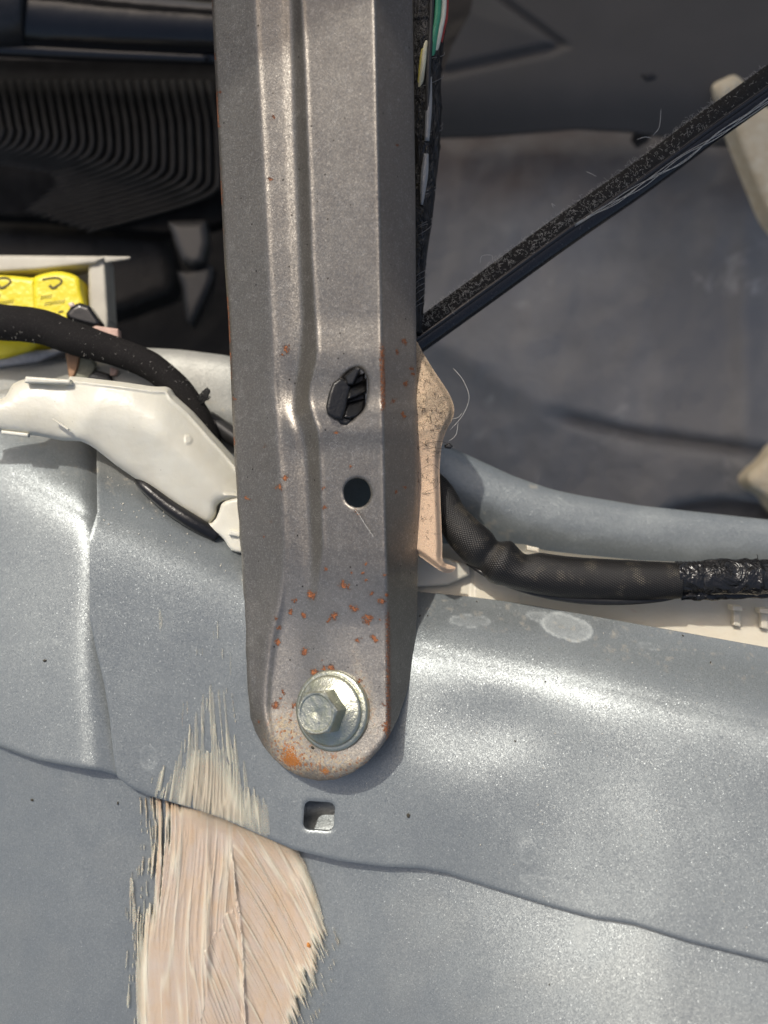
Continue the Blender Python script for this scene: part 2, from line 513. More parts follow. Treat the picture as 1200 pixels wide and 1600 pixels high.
low_edge = curve([(0, 1167), (180, 1211), (400, 1300), (600, 1354), (800, 1397), (955, 1438), (1200, 1500), (1400, 1560)], 30)
low_gap = curve(list(zip([-200, 0, 100, 180, 300, 470, 560, 640, 760, 850, 950, 1060, 1400], [176, 86, 44, 27, 18, 34, 36, 24, 14, 14, 14, 14, 14])), 22)
def z_low(X, Y):
    edge = low_edge(X)
    zc = z_center(X, edge)
    t = Y - edge
    gap = low_gap(X)
    return zc - gap - 26 * G(X, Y, 494, 1258, 60, 26) + (0.09 - 0.07 * sm(X, 620, 380) + 0.14 * sm(X, 560, 950)) * t + 6 * G(X, Y, 620, 1560, 220, 110) + 3 * (fbm(X / 220, Y / 220, 2) - .5)
o = sheet('lower_panel', (-160, 1050, 1340, 1720), 4, z_low, lambda X, Y: Y - np.interp(X, [0, 180, 400, 600, 800, 955, 1200, 1400], [1167, 1211, 1300, 1354, 1397, 1438, 1500, 1560]) + 130, 8, MP, car,
          {'stain': lambda X, Y: 0.4 * sm(np.hypot((X - 908) / 1.0, (Y - 1455) / 2.2), 15, 11) * (Y > 1425), 'dirt': lambda X, Y: 0.03 * sm(fbm(X / 90, Y / 90, 3), .5, .7)})
o['label'] = 'flat lower panel below the overlap'

# added unseen slab overhead, its edge shaped to shade the cabin but not the bracket
blocker = sheet('shade_slab', (-1700, -2800, 1900, -600), 60, lambda X, Y: 0 * X, sdf_poly([(x - 654, y - 1238) for x, y in [(-1000, -1500), (2500, -1500), (2500, 590), (660, 590), (666, 560), (698, 225), (680, 205), (-1000, 195)]]), 60, simple('slab_beige', (.32, .30, .27), .8), None)
blocker.location.z = 1720 * K; blocker['kind'] = 'structure'; blocker['label'] = 'unseen slab added above the cabin to shade it'

# inner sill flange behind
rim = curve([(-200, 640), (60, 600), (120, 580), (180, 552), (220, 543), (280, 546), (360, 556), (450, 590), (560, 640), (650, 675), (690, 692), (740, 715),
             (800, 743), (860, 764), (900, 773), (1000, 790), (1100, 801), (1200, 812), (1400, 835)], 8)
def z_rim(X, Y):
    t = Y - rim(X)
    return -150 + 0.9 * 12 * (1 - np.exp(-np.maximum(t, 0) / 12)) + 0.12 * np.minimum(t, 90) - 0.75 * sp(t - 74, 12) * sm(X, 420, 650) - 0.1 * sp(t - 40, 10) + 3 * (fbm(X / 90, Y / 70, 2) - .5)
def dirt_rim(X, Y):
    t = Y - rim(X)
    d = 0.55 * sm(fbm(X / 9, Y / 6, 3), .62, .75) * sm(np.abs(t - 92), 26, 8) * sm(X, 900, 700)
    d = d + 0.35 * sm(X, 520, 300)
    return d + 0.5 * sm(np.hypot(X - 833, Y - 762), 9, 4) * (fbm(X / 4, Y / 4, 2) > .5)
o = sheet('inner_sill', (-160, 520, 1330, 1010), 4, z_rim, lambda X, Y: np.minimum(Y - rim(X), 1e3), 6, MP, car,
          {'stain': lambda X, Y: 0.10 * sm(fbm(X / 60, Y / 25, 3), .55, .7), 'dirt': dirt_rim})
o['label'] = 'inner sill flange rolling away behind the cable'
settle(car)

# ------------------------------------------------------------------ steel bracket
L0 = curve([(-60, 325), (0, 331), (50, 333), (250, 343), (400, 350), (500, 357), (650, 363), (740, 368), (830, 374), (900, 379), (950, 381), (1010, 384), (1060, 386), (1110, 390)], 8)
L1 = curve([(-60, 394), (0, 399), (100, 404), (200, 410), (300, 415), (400, 420), (550, 428), (700, 435), (780, 442), (860, 446), (900, 443), (940, 437), (1000, 423), (1060, 415), (1110, 413), (1150, 420), (1200, 430)], 9)
L2 = curve([(-60, 442), (0, 446), (200, 451), (400, 459), (500, 463), (560, 459), (600, 454), (640, 450), (665, 458), (700, 468), (780, 473), (860, 476), (950, 477), (1200, 478)], 7)
L3 = curve([(-60, 469), (0, 472), (100, 477), (200, 481), (300, 485), (400, 488), (500, 494), (552, 497), (575, 493), (600, 486), (625, 483), (650, 489), (672, 498), (700, 500), (780, 503), (860, 505), (900, 500), (950, 490), (1200, 480)], 6)
L4 = curve([(-60, 584), (0, 586), (200, 590), (400, 594), (600, 597), (700, 599), (800, 601), (900, 604), (1000, 605), (1120, 606), (1200, 606)], 10)
br_out = ([(325, -60)] + [(float(L0(y)) + 0.8 * math.sin(y * .11) * (y > 700), y) for y in range(0, 1120, 24)] +
          [(391, 1120), (399, 1143), (411, 1165), (427, 1185), (447, 1202), (470, 1214), (497, 1220), (524, 1218), (550, 1208), (573, 1192), (592, 1172), (608, 1150),
           (622, 1122), (634, 1088), (643, 1050), (649, 1005), (652, 950), (653, 850), (652, 700), (650, 500), (649, 300), (646, 100), (643, -60)])
br_sdf0 = sdf_poly(br_out)
hole_sdf = sdf_round(558, 770, 21, 23, 20.9, -10)
slot_poly = crom([(527, 604), (540, 583), (558, 574), (570, 583), (575, 600), (573, 622), (568, 640), (556, 652), (540, 660), (527, 650), (524, 628)], 5)
cslot = sdf_poly(slot_poly)
def br_sdf(X, Y): return np.minimum(np.minimum(br_sdf0(X, Y), -hole_sdf(X, Y)), -cslot(X, Y))
pad_poly = sdf_poly(crom([(440, 900), (424, 1000), (415, 1060), (413, 1105), (420, 1135), (436, 1158), (460, 1180), (495, 1196), (530, 1197), (565, 1186), (590, 1163), (604, 1135), (606, 1060), (606, 900), (606, 700), (440, 700)], 4))
def z_br(X, Y):
    wf = sm(Y, 965, 835)
    zl = -4 + 0.03 * sp(930 - Y, 22) + 0.14 * sp(Y - 940, 20) + 0.03 * sp(620 - Y, 40)
    x0, a, b, c, d = L0(Y), L1(Y), L2(Y), L3(Y), L4(Y)
    bt = sm(Y, 880, 980)
    z = zl + 0.75 * (X - x0)
    z = z - (0.40 + 0.10 * bt) * sp(X - a, 2.0) - (0.36 + 0.36 * bt) * (3 + 3 * bt) * np.tanh((X - a - 3 - 3 * bt) / (3 + 3 * bt))                              # floor of the step 0.30
    z = z + wf * (0.75 * sp(X - b - 9, 2.5) - 0.68 * sp(X - c, 1.4) - 0.40 * 2.5 * np.tanh((X - c - 2.5) / 2.5))
    z = z + 0.08 * sp(X - b, 4) * (1 - wf) 
    z = z + 16 * (1 - wf) / (1 + np.exp(-(X - b - 10) / 14))
    z = z + wf * (-0.34) * 6 * np.tanh((X - b - 1) / 6)            # soft bright crown
    fl = 1.45 + 0.75 * sm(Y, 700, 1000)
    z = z - (0.36 + fl) * sp(X - d, 1.6)
    # bulge where the bead is dented
    z = z - 6 * G(X, Y, 452, 606, 14, 30, 0) + 5 * G(X, Y, 462, 668, 12, 22, -20)
    # tip: rim turns down round the pad
    dd = pad_poly(X, Y); w = sm(Y, 1090, 1150)
    z = z - w * 0.75 * sp(-dd - 3, 3)
    z = z - 2.5 * np.exp(-np.maximum(br_sdf(X, Y), 0) / 1.6)
    z = z + 1.0 * (fbm(X / 60, Y / 60, 3) - .5) * .6 + 2.0 * (fbm(X / 26, Y / 40, 2) - .5) * sm(X, 436, 410) * sm(Y, 850, 950)
    return z
spots = [(427, 183, 5), (423, 281, 6), (343, 145, 6), (342, 195, 5), (347, 300, 4), (348, 380, 4), (622, 226, 5), (620, 548, 9), (632, 533, 7), (634, 600, 6), (615, 626, 6), (645, 585, 7), (632, 650, 8), (642, 575, 6),
         (448, 545, 9), (440, 555, 5), (365, 625, 4), (412, 697, 5), (436, 760, 9), (446, 747, 6), (388, 780, 5), (424, 815, 5), (413, 840, 4), (526, 675, 6), (545, 730, 4), (506, 792, 6), (505, 762, 4), (553, 797, 6), (563, 806, 5),
         (618, 768, 6), (632, 762, 5), (510, 888, 6), (488, 930, 13), (536, 913, 9), (545, 917, 7), (572, 880, 4), (573, 907, 6), (580, 929, 8), (554, 950, 10), (596, 940, 10), (574, 965, 9), (573, 972, 7), (515, 968, 9), (522, 963, 8), (475, 962, 7),
         (461, 938, 5), (585, 997, 8), (594, 968, 4), (561, 1000, 6), (434, 981, 6), (434, 1003, 6), (474, 1018, 9), (502, 1032, 4), (492, 1050, 9), (506, 1047, 9), (518, 1044, 8), (432, 1102, 10), (437, 1090, 6), (460, 1102, 8), (443, 1082, 5),
         (455, 955, 4), (430, 965, 5), (552, 895, 4), (566, 895, 4), (604, 1140, 8), (601, 1133, 6), (600, 1100, 5), (395, 1145, 5), (403, 1130, 4), (452, 1125, 6), (560, 1065, 6), (566, 1085, 6), (572, 1096, 6), (600, 900, 5), (604, 930, 6)]
def rust_a(X, Y):
    r = np.zeros(X.shape); WX = X; WY = Y
    X = X + 11 * (fbm(WX / 7, WY / 7, 3) - .5); Y = Y + 11 * (fbm(WX / 7 + 40, WY / 7, 3) - .5)
    for i, (x, y, s) in enumerate(spots):
        r = np.maximum(r, 1.05 - np.hypot((X - x) * (1 + .4 * ((i * 37) % 5 - 2) / 3), Y - y) / (s * .95))
    X = WX; Y = WY
    # edge rust along the left and the right crease
    e = br_sdf0(X, Y)
    r = np.maximum(r, (0.72 * sm(e, 5, 0) * sm(fbm(X / 50, Y / 30, 3), .42, .62)) * (X < 500) * (Y < 700))
    cr = np.abs(X - L4(Y) - 1)
    r = np.maximum(r, 0.62 * sm(cr, 7, 2) * (sm(np.abs(Y - 590), 70, 40) + sm(np.abs(Y - 1060), 130, 90) * .9))
    return np.clip(r, 0, 1)
def grain_a(X, Y):
    g = G(X, Y, 452, 1165, 22, 26, -30) + 0.9 * G(X, Y, 520, 1195, 60, 14, 4) + .5 * G(X, Y, 572, 1090, 6, 40, -14) + .5 * G(X, Y, 445, 1130, 16, 20)
    return np.clip(g * (0.5 + fbm(X / 10, Y / 10, 3)), 0, 1)
def hot_a(X, Y): return np.clip(1.0 * G(X, Y, 456, 1189, 13, 8, 10) + 0.85 * G(X, Y, 508, 1205, 7, 5) + .6 * G(X, Y, 450, 1168, 12, 9), 0, 1)
def side_a(X, Y): return np.clip(sm(X - L4(Y), 0, 5) * sm(Y, 1000, 500), 0, 1)
brk = thing('steel_bracket', 'long rusty grey steel bracket with a pressed groove bolted to the blue panel', 'bracket', P(510, 1180, 20))
sheet('channel', (320, -60, 660, 1226), 1.9, z_br, br_sdf, 7, MS, brk, {'pad_worn_lit': lambda X, Y: sm(Y, 850, 980) * sm(pad_poly(X, Y), -3, 4) * (.75 + .5 * (fbm(X / 40, Y / 40, 3) - .5)), 'rust': rust_a, 'grain': grain_a, 'hot': hot_a, 'side': side_a})
settle(brk)

# ------------------------------------------------------------------ bolt
def zinc(name, c, r):
    m = M(name, c, r, 0.9)
    m.layer(m.ramp(m.noise(5, 4), (0.4, 0.7, 0, .6)), (0.42, 0.44, 0.30))
    m.layer(m.ramp(m.noise(9, 3, .5), (0.6, 0.75, 0, .5)), (0.20, 0.22, 0.24))
    m.bump(m.noise(22, 3), 0.012); m.bump(m.noise(5, 2), 0.02)
    return m.done()
MZ = zinc('zinc_plating', (0.44, 0.455, 0.395), 0.31)
def lathe_mesh(name, prof, seg, mat, parent, hexr=None, smooth=True):
    V, Q, T = [], [], []
    for (r, z) in prof:
        for k in range(seg):
            a = 2 * math.pi * k / seg
            V.append((r * math.cos(a), r * math.sin(a), z))
    for i in range(len(prof) - 1):
        for k in range(seg):
            Q.append((i * seg + k, i * seg + (k + 1) % seg, (i + 1) * seg + (k + 1) % seg, (i + 1) * seg + k))
    V.append((0, 0, prof[-1][1])); V.append((0, 0, prof[0][1])); a = len(V) - 2
    n = len(prof)
    for k in range(seg):
        T.append(((n - 1) * seg + k, (n - 1) * seg + (k + 1) % seg, a)); T.append(((k + 1) % seg, k, a + 1))
    me = mk_mesh(name, np.array(V) , np.array(Q), np.array(T), smooth)
    o = link_obj(name, me, mat, parent)
    return o
bolt = thing('hex_bolt', 'zinc plated hex head flange bolt at the rounded tip of the bracket', 'bolt', P(519, 1110, float(z_br(np.array([519.]), np.array([1110.]))[0]) + 1))
ax = Vector((-0.42, 0.10, 0.90)).normalized()
bolt.rotation_euler = ax.to_track_quat('Z', 'Y').to_euler()
u = K
lathe_mesh('washer', [(60 * u, -6 * u), (60 * u, 3 * u), (58.5 * u, 5.5 * u), (55 * u, 6.2 * u), (20 * u, 6.2 * u)], 64, MZ, bolt)
lathe_mesh('flange', [(52 * u, 4 * u), (52.5 * u, 9 * u), (51 * u, 12 * u), (48 * u, 13.5 * u), (44 * u, 14 * u), (36 * u, 19 * u), (28 * u, 22 * u)], 64, MZ, bolt)
def hexhead():
    import bmesh
    bm = bmesh.new()
    R = 35 * u; N = 72
    rings = []
    def ring(scale, z, roundy, chamf):
        vs = []
        for k in range(N):
            a = 2 * math.pi * k / N
            hx = math.cos(math.pi / 6) / math.cos(((a + math.pi / 6) % (math.pi / 3)) - math.pi / 6)
            r = R * (hx * (1 - roundy) + 0.895 * roundy) * scale
            r = min(r, R * .985 * scale)
            vs.append(bm.verts.new((r * math.cos(a), r * math.sin(a), z - chamf * max(0, hx - .9) * R)))
        rings.append(vs)
    ring(1.0, 14 * u, 0, 0); ring(1.0, 18 * u, 0, 0); ring(1.0, 46 * u, 0, .5); ring(.985, 48.5 * u, 0.2, .3); ring(.93, 50.5 * u, .7, 0); ring(.86, 50.3 * u, 1, 0); ring(.80, 48.6 * u, 1, 0); ring(.5, 48.2 * u, 1, 0); ring(.15, 47.8 * u, 1, 0); ring(.03, 46.5 * u, 1, 0)
    for a, b in zip(rings[:-1], rings[1:]):
        for k in range(N):
            f = bm.faces.new((a[k], a[(k + 1) % N], b[(k + 1) % N], b[k])); f.smooth = True
    bm.faces.new(rings[-1])
    me = bpy.data.meshes.new('hex_head'); bm.to_mesh(me); bm.free()
    me.set_sharp_from_angle(angle=math.radians(28))
    return link_obj('hex_head', me, MZ, bolt)
h = hexhead(); h.rotation_euler = (0, 0, math.radians(22))

# ------------------------------------------------------------------ black clip in the slot
MB = M('black_nylon', (0.008, 0.008, 0.0085), 0.30); MB.bump(MB.noise(12, 3), 0.01); MB.layer(MB.ramp(MB.noise(25, 3), (.64, .76, 0, .3)), (0.08, .08, .075)); MB = MB.done()
def zb(x, y): return float(z_br(np.array([float(x)]), np.array([float(y)]))[0])
clip = thing('plastic_clip', 'black plastic clip snapped into the upper slot of the bracket', 'clip', P(545, 620, zb(515, 620)))
zc0 = zb(520, 620)
def blk(name, poly, ztop, th, bev, mat, parent, slope=(0, 0), step=1.2, rnd=0):
    if rnd: poly = crom(poly, rnd)
    f = sdf_poly(poly); c = np.mean(poly, 0)
    p = np.array(poly)
    def zf(X, Y): return ztop + slope[0] * (X - c[0]) + slope[1] * (Y - c[1]) - bev * (1 - np.sqrt(np.clip(1 - (1 - np.clip(f(X, Y), 0, bev) / bev) ** 2, 0, 1)))
    return sheet(name, (p[:, 0].min() - 2, p[:, 1].min() - 2, p[:, 0].max() + 2, p[:, 1].max() + 2), step, zf, f, th, mat, parent)
blk('body', [(520, 598), (531, 590), (545, 594), (549, 604), (545, 620), (541, 640), (535, 656), (522, 655), (511, 647), (509, 636), (514, 614)], zc0 + 22, 30, 5, MB, clip, (-.15, 0))
blk('arm', [(538, 588), (556, 573), (563, 576), (551, 601), (542, 601)], zc0 + 28, 44, 3, MB, clip, (.5, 0))
blk('rib', [(546, 604), (560, 598), (573, 590), (573, 612), (556, 620), (543, 624)], zc0 + 13, 20, 4, MB, clip, (-.25, .5))
blk('rib', [(541, 630), (555, 626), (571, 622), (568, 640), (559, 650), (546, 654), (537, 652)], zc0 + 12, 20, 4, MB, clip, (-.2, .45))
blk('tip', [(523, 652), (536, 650), (552, 654), (549, 660), (542, 665), (532, 663)], zc0 + 12, 20, 4, MB, clip)
blk('core', [(530, 600), (570, 582), (571, 640), (545, 656), (528, 650)], zc0 - 6, 16, 3, MB, clip)
settle(clip)

# ------------------------------------------------------------------ sealant smear
def seal_mat():
    m = M('dried_sealant', (0.455, 0.385, 0.325), 0.2, 0, 0.5)
    t = m.attr('thick')
    m.layer(m.ramp(m.noise(1.6, 4), (.35, .65, 0, .6)), (0.46, 0.35, 0.24))
    m.layer(m.ramp(m.attr('pale'), (0, 1, 0, 1)), (0.60, 0.58, 0.47))
    m.layer(m.attr('tan'), (0.44, 0.30, 0.17))
    sp_ = m.ramp(m.vor(6), (.05, .03)); m.layer(m.math('MULTIPLY', sp_, .6), (.25, .16, .08))
    m.b.inputs['Subsurface Weight'].default_value = 0.15; m.b.inputs['Subsurface Radius'].default_value = (.1, .06, .04)
    m.bump(m.noise(14, 4), 0.01)
    m.L(m.ramp(t, (0.0, 1.0, 0.12, 1.0)), m.b.inputs['Alpha'])
    return m.done()
MSE = seal_mat()
def cedge(X): return np.interp(X, [q[0] for q in cen_bot], [q[1] for q in cen_bot])
lowpoly = sdf_poly([(238, 1238), (300, 1255), (400, 1290), (462, 1318), (480, 1352), (494, 1388), (503, 1420), (513, 1452), (512, 1475), (500, 1500), (482, 1560), (455, 1620), (440, 1660),
                    (214, 1660), (212, 1600), (210, 1540), (211, 1480), (215, 1440), (228, 1400), (236, 1350), (240, 1300)])
cridge = curve([(1280, 362), (1340, 363), (1400, 369), (1450, 376), (1500, 379), (1600, 384), (1700, 388)], 8)
def stream_low(X, Y):
    uL = (X - 330) / (1 + (Y - 1250) / 1500.) + 5 * np.sin(Y / 55.)
    s = Y - 1270 - (X - 370) * 0.9
    ang = 0.95 + 0.0006 * (Y - 1300)
    uR = (X - 370) * 0.80 - (Y - 1290) * 0.62 + 0.0003 * (Y - 1290) ** 2 + 0.0014 * (X - 370) ** 2
    right = X > cridge(Y) + 1
    # lower-middle: a fan of strokes left of the ridge near the bottom
    uM = (X - 300) * 0.9 - (Y - 1450) * 0.34
    mid = (X < cridge(Y)) & (Y > 1490 - (X - 318) * 1.6 + 5 * np.sin(X / 3.)) & (X > 322 - 0.1 * (Y - 1500) + 6 * np.sin(Y / 30))
    return np.where(right, uR + 300, np.where(mid, uM + 700, uL)), right, mid
def seal_h(X, Y):
    U, right, mid = stream_low(X, Y)
    n1 = vn(U / 7.0, Y / 160.); n2 = vn(U / 3.2 + 50, Y / 90.); n3 = vn(U / 15. + 9, Y / 200.)
    rid = (1 - np.abs(2 * n1 - 1)) ** 2
    rid2 = (1 - np.abs(2 * n2 - 1)) ** 2
    smooth_zone = G(X, Y, 262, 1560, 30, 70) + G(X, Y, 330, 1290, 50, 14, 20)
    return rid ** 1.8, rid2 ** 1.6, n3, np.clip(smooth_zone, 0, .85)
def seal_mask(X, Y):
    rid, rid2, n3, sz = seal_h(X, Y)
    d = lowpoly(X, Y)
    U = X - 330 + 5 * np.sin(Y / 55.)
    streakL = vn(U / 1.9, Y / 45.) * .7 + vn(U / 5 + 9, Y / 80.) * .5
    Ur = (X - 370) * 0.80 - (Y - 1290) * 0.62 + 0.0003 * (Y - 1290) ** 2 + 0.0014 * (X - 370) ** 2
    streakR = vn(Ur / 2.0, (Y + X) / 40.) * .7 + vn(Ur / 5 + 9, (X + Y) / 70.) * .5
    ragL = (30 + 22 * sm(Y, 1440, 1380)) * sm(X, 300, 250) * sm(Y, 1540, 1400); ragR = 22 * sm(X, 410, 480) * sm(Y, 1420, 1480)
    out = d - 2 + (streakL - .72) * ragL * 1.7 + (streakR - .75) * ragR * 1.7 + 1.5 * (fbm(X / 6, Y / 6, 2) - .5)
    # stray slivers at far left
    sl = 2.2 - np.abs(X - (205 + (Y - 1375) * 0.10)) * 1.0 - np.maximum(0, 1375 - Y) * .2
    sl = np.where((Y > 1372) & (Y < 1440), np.minimum(sl, (Y - 1372) * .12), -5)
    lone = (vn(X / 2.2 + 70, Y / 12.) - .80) * 12 * sm(np.abs(d + 14), 26, 10) - .4
    dr = (vn(Ur / 1.5, (X + Y) / 26.) - .76) * 12 * sm(np.abs(d + 10), 24, 8) * sm(X, 425, 450) * sm(Y, 1430, 1470) - .5
    dl = (vn(X / 1.7 + 3 * np.sin(Y / 60.), Y / 34.) - .72) * 12 * sm(np.abs(d + 9), 24, 8) * sm(X, 262, 240) - .5
    return np.maximum(np.maximum(out, sl), np.maximum(dr, dl))
def z_seal(X, Y):
    rid, rid2, n3, sz = seal_h(X, Y)
    e = np.clip(seal_mask(X, Y), 0, 14)
    b = 1.5 + 3.2 * (1 - np.exp(-e / 5.))
    edge = cedge(X)
    fil = 16 * np.exp(-np.maximum(Y - edge, 0) / 12.) * sm(X, 265, 335)     # fillet up against the panel edge
    z = b + (3.0 * rid + 1.5 * rid2) * (1 - sz) * 1.05 * (1 + .4 * sm(X - cridge(Y), -5, 10)) + 4.0 * n3
    cr = X - cridge(Y)
    z = z + sm(Y, 1330, 1352) * (5.5 * np.exp(-(cr / 3.2) ** 2) - 2.0 * np.exp(-((cr + 6) / 3) ** 2))
    z = z + 5.5 * np.exp(-((X - (470 + (Y - 1380) * .42)) / 4.5) ** 2) * sm(np.abs(Y - 1405), 55, 20)      # thick bead at right rim
    z = z + 4 * G(X, Y, 323, 1500, 5, 50, 0) - 3 * G(X, Y, 333, 1500, 5, 45, 8) + 3 * G(X, Y, 328, 1360, 3, 22, -6)
    return z_low(X, Y) + z + fil
def lowmask_final(X, Y): return np.minimum(seal_mask(X, Y), Y - cedge(X) + 3)
seal = thing('sealant_smear', 'dried pinkish beige sealant brushed in streaks over the panel overlap', 'sealant', P(350, 1400, -20))
sheet('thick_smear', (196, 1230, 530, 1650), 1.25, z_seal, lowmask_final, 3, MSE, seal,
      {'thick': lambda X, Y: np.clip(sm(seal_mask(X, Y), 0, 16) + .22, 0, 1),
       'pale': lambda X, Y: np.clip(sm(seal_mask(X, Y), 26, 2) * .85 + sm(seal_h(X, Y)[0], .35, .9) * .5, 0, 1),
       'tan': lambda X, Y: 0.55 * sm(Y - cedge(X), 26, 2) + .25 * sm(fbm(X / 12, Y / 50, 3), .55, .75)})
uppoly = sdf_poly([(236, 1252), (250, 1220), (270, 1195), (282, 1150), (288, 1100), (300, 1075), (330, 1080), (350, 1060), (358, 1080), (365, 1130), (375, 1180), (392, 1230), (412, 1270), (427, 1306), (400, 1315), (330, 1290)])
upcore = sdf_poly([(275, 1262), (285, 1220), (300, 1185), (335, 1178), (352, 1205), (372, 1250), (395, 1290), (330, 1285)])
def up_mask(X, Y):
    d = uppoly(X, Y)
    uu = (X - 330) / (0.45 + (Y - 900) / 560.) + 3 * np.sin(Y / 40)
    s = vn(uu / 2.6 + 33, Y / 55.) * .65 + vn(uu / 5.5 + 9, Y / 80.) * .45
    cov = 6 + sm(Y, 1080, 1235) * 7 + 14 * sm(upcore(X, Y), -14, 3) + 22 * G(X, Y, 398, 1280, 22, 26, 40)
    m = np.minimum(d, 12) + (s - .95) * 50 + cov
    lone = (vn(X / 2.0 + 70, Y / 30.) - .80) * 22 * sm(np.hypot((X - 335) / 45, (Y - 1040) / 85), 1.2, .4)
    lone2 = (vn(X / 2.4 + 20, Y / 14.) - .55) * 14 * sm(np.hypot((X - 252) / 5, (Y - 970) / 24), 1.1, .5) - 1.2
    return np.minimum(np.maximum(np.maximum(np.minimum(m, d + 14), lone - 1), lone2), cedge(X) - Y - .6)
def z_up(X, Y):
    uu = (X - 330) / (0.45 + (Y - 900) / 560.) + 3 * np.sin(Y / 40)
    n1 = vn(uu / 5., Y / 120.); n2 = vn(uu / 2.6 + 50, Y / 70.)
    e = np.clip(up_mask(X, Y), 0, 10)
    return z_cen_full(X, Y) + 0.8 + 1.0 * (1 - np.exp(-e / 4)) + 1.8 * (1 - np.abs(2 * n1 - 1)) ** 2 + .8 * n2 + 2 * G(X, Y, 312, 1240, 3, 30, -16)
sheet('thin_smear', (225, 930, 440, 1320), 1.25, z_up, up_mask, 1.5, MSE, seal,
      {'thick': lambda X, Y: (.35 + .65 * sm(Y, 1060, 1190)) * np.clip(.03 + .2 * sm(up_mask(X, Y), 8, 30) + .28 * sm(upcore(X, Y), -6, 10) * sm(Y, 1160, 1230) + .4 * sm(np.abs(2 * vn(((X - 330) / (0.45 + (Y - 900) / 560.) + 3 * np.sin(Y / 40)) / 5., Y / 120.) - 1), .3, 0), 0, 1),
       'pale': lambda X, Y: np.clip(1.0 - .25 * sm(upcore(X, Y), 0, 14), 0, 1), 'tan': lambda X, Y: 0.2 * sm(upcore(X, Y), 0, 20)})
settle(seal)

# ------------------------------------------------------------------ white wire cover (left)
MW = M('milky_plastic', (0.62, 0.61, 0.53), 0.36)
MW.layer(MW.ramp(MW.noise(.8, 3), (.4, .7, 0, .4)), (.50, .46, .36)); MW.layer(MW.math('MULTIPLY', MW.ramp(MW.vor(2.2), (.04, .02)), .9), (.06, .05, .04))
MW.b.inputs['Subsurface Weight'].default_value = 0.35; MW.b.inputs['Subsurface Radius'].default_value = (.3, .28, .2)
MW.bump(MW.noise(3, 4), 0.02); MW = MW.done()
cov_poly = [(-60, 640), (-10, 626), (8, 620), (15, 608), (22, 599), (40, 592), (70, 590), (107, 594), (109, 588), (150, 592), (200, 598), (240, 604), (258, 604), (267, 608), (273, 618), (300, 642), (330, 676), (363, 712), (385, 745),
            (388, 785), (372, 783), (350, 782), (338, 790), (337, 802), (330, 816), (320, 819), (300, 808), (260, 781), (218, 752), (180, 726), (150, 702), (125, 689), (95, 688), (60, 681), (0, 674), (-60, 668)]
cov_sdf = sdf_poly(crom(cov_poly, 2))
spine = curve([(-60, 640), (0, 645), (100, 645), (200, 655), (270, 690), (330, 750), (400, 830)], 22)
def z_cov(X, Y):
    z = 8 - 0.0016 * 0 * X
    t = Y - spine(X)
    z = z - 0.38 * sp(t - 4, 5) - 0.30 * sp(-t - 22, 6)
    z = z - 0.35 * sp(140 - X + (Y - 640) * -.35 - 0, 4) + 0.38 * sp(100 - X + (Y - 640) * -.2, 8)
    z = z - 0.36 * sp(X - 262 - (Y - 690) * .25, 6) + 4 * (fbm(X / 60, Y / 60, 2) - .5)
    d = cov_sdf(X, Y)
    z = z - 12 * np.exp(-np.maximum(d, 0) / 4.5) + 5 * np.exp(-((d - 8) / 2.2) ** 2) * (Y < spine(X)) * sm(X, 100, 112)
    z = z + 2.2 * sm(np.hypot(X - 293, Y - 687), 9, 5) * (X > 288)
    return z
cov = thing('wire_cover', 'milky white plastic wire cover emerging at the left of the bracket', 'wire cover', P(200, 700, -40))
sheet('shell', (-60, 580, 392, 825), 2, z_cov, cov_sdf, lambda X, Y: 10 + 0 * X, MW, cov)
blk('snap_lug', [(330, 818), (342, 800), (345, 790), (352, 783), (372, 778), (392, 780), (396, 868), (378, 864), (362, 860), (352, 846), (345, 838), (333, 832), (316, 828), (300, 818), (300, 808)], -22, 16, 5, MW, cov, (0.1, 0), 2, 2)
blk('molded_bar', [(358, 828), (380, 832), (380, 840), (357, 836)], -12, 10, 2, MW, cov)
blk('molded_bar', [(80, 655), (83, 654), (108, 670), (106, 673)], 9, 5, 1.2, MW, cov)
blk('top_lip', [(40, 588), (110, 593), (110, 600), (38, 598)], 4, 12, 3, MW, cov)
blk('edge_tab', [(2, 672), (45, 677), (44, 683), (2, 678)], -14, 8, 2, MW, cov)
settle(cov)
MBK = simple('matt_black_rubber', (0.012, 0.012, 0.013), 0.5, 0, .4, 0.5, 9, 0.02, 18)
cord = tag(tube('black_cable', [(215, 750, -42, 6), (228, 762, -32, 9), (262, 790, -28, 11), (300, 815, -26, 12), (340, 838, -34, 11)], 9, MB), 'black cord peeking out beneath the white wire cover', 'cord')

# left sleeved cable
def fuzz_mat(name, c, lint, s=26):
    m = M(name, c, 0.85, 0, .2)
    f = m.ramp(m.noise(s, 4, .75), (.58, .74)); g = m.ramp(m.noise(4, 3), (.35, .65, .3, 1))
    m.layer(m.math('MULTIPLY', m.math('MULTIPLY', f, g), .55), lint)
    m.bump(m.noise(40, 3), 0.03)
    return m.done()
MF = fuzz_mat('black_felt', (0.012, 0.011, 0.011), (.25, .24, .22))
sl = thing('felt_sleeved_cable', 'thick black felt sleeved cable curving behind the white wire cover', 'cable', P(150, 540, -110))
pathL = [(-60, 492, -105, 28), (0, 503, -105, 28), (60, 510, -100, 27), (120, 530, -95, 26), (180, 549, -92, 23), (235, 572, -90, 22), (275, 604, -88, 21), (303, 640, -86, 20), (320, 672, -90, 18), (334, 705, -100, 16)]
tube('sleeve', pathL, 20, MF, sl, 40, 14, disp=lambda l, t: .10 * (fbm(l / 30, t * 1.5, 3) - .5))
fl = []
Cp = crom(pathL, 30, closed=False)
MLINT = simple('pale_lint', (0.5, 0.48, 0.43), .8, 0, .3, .2)
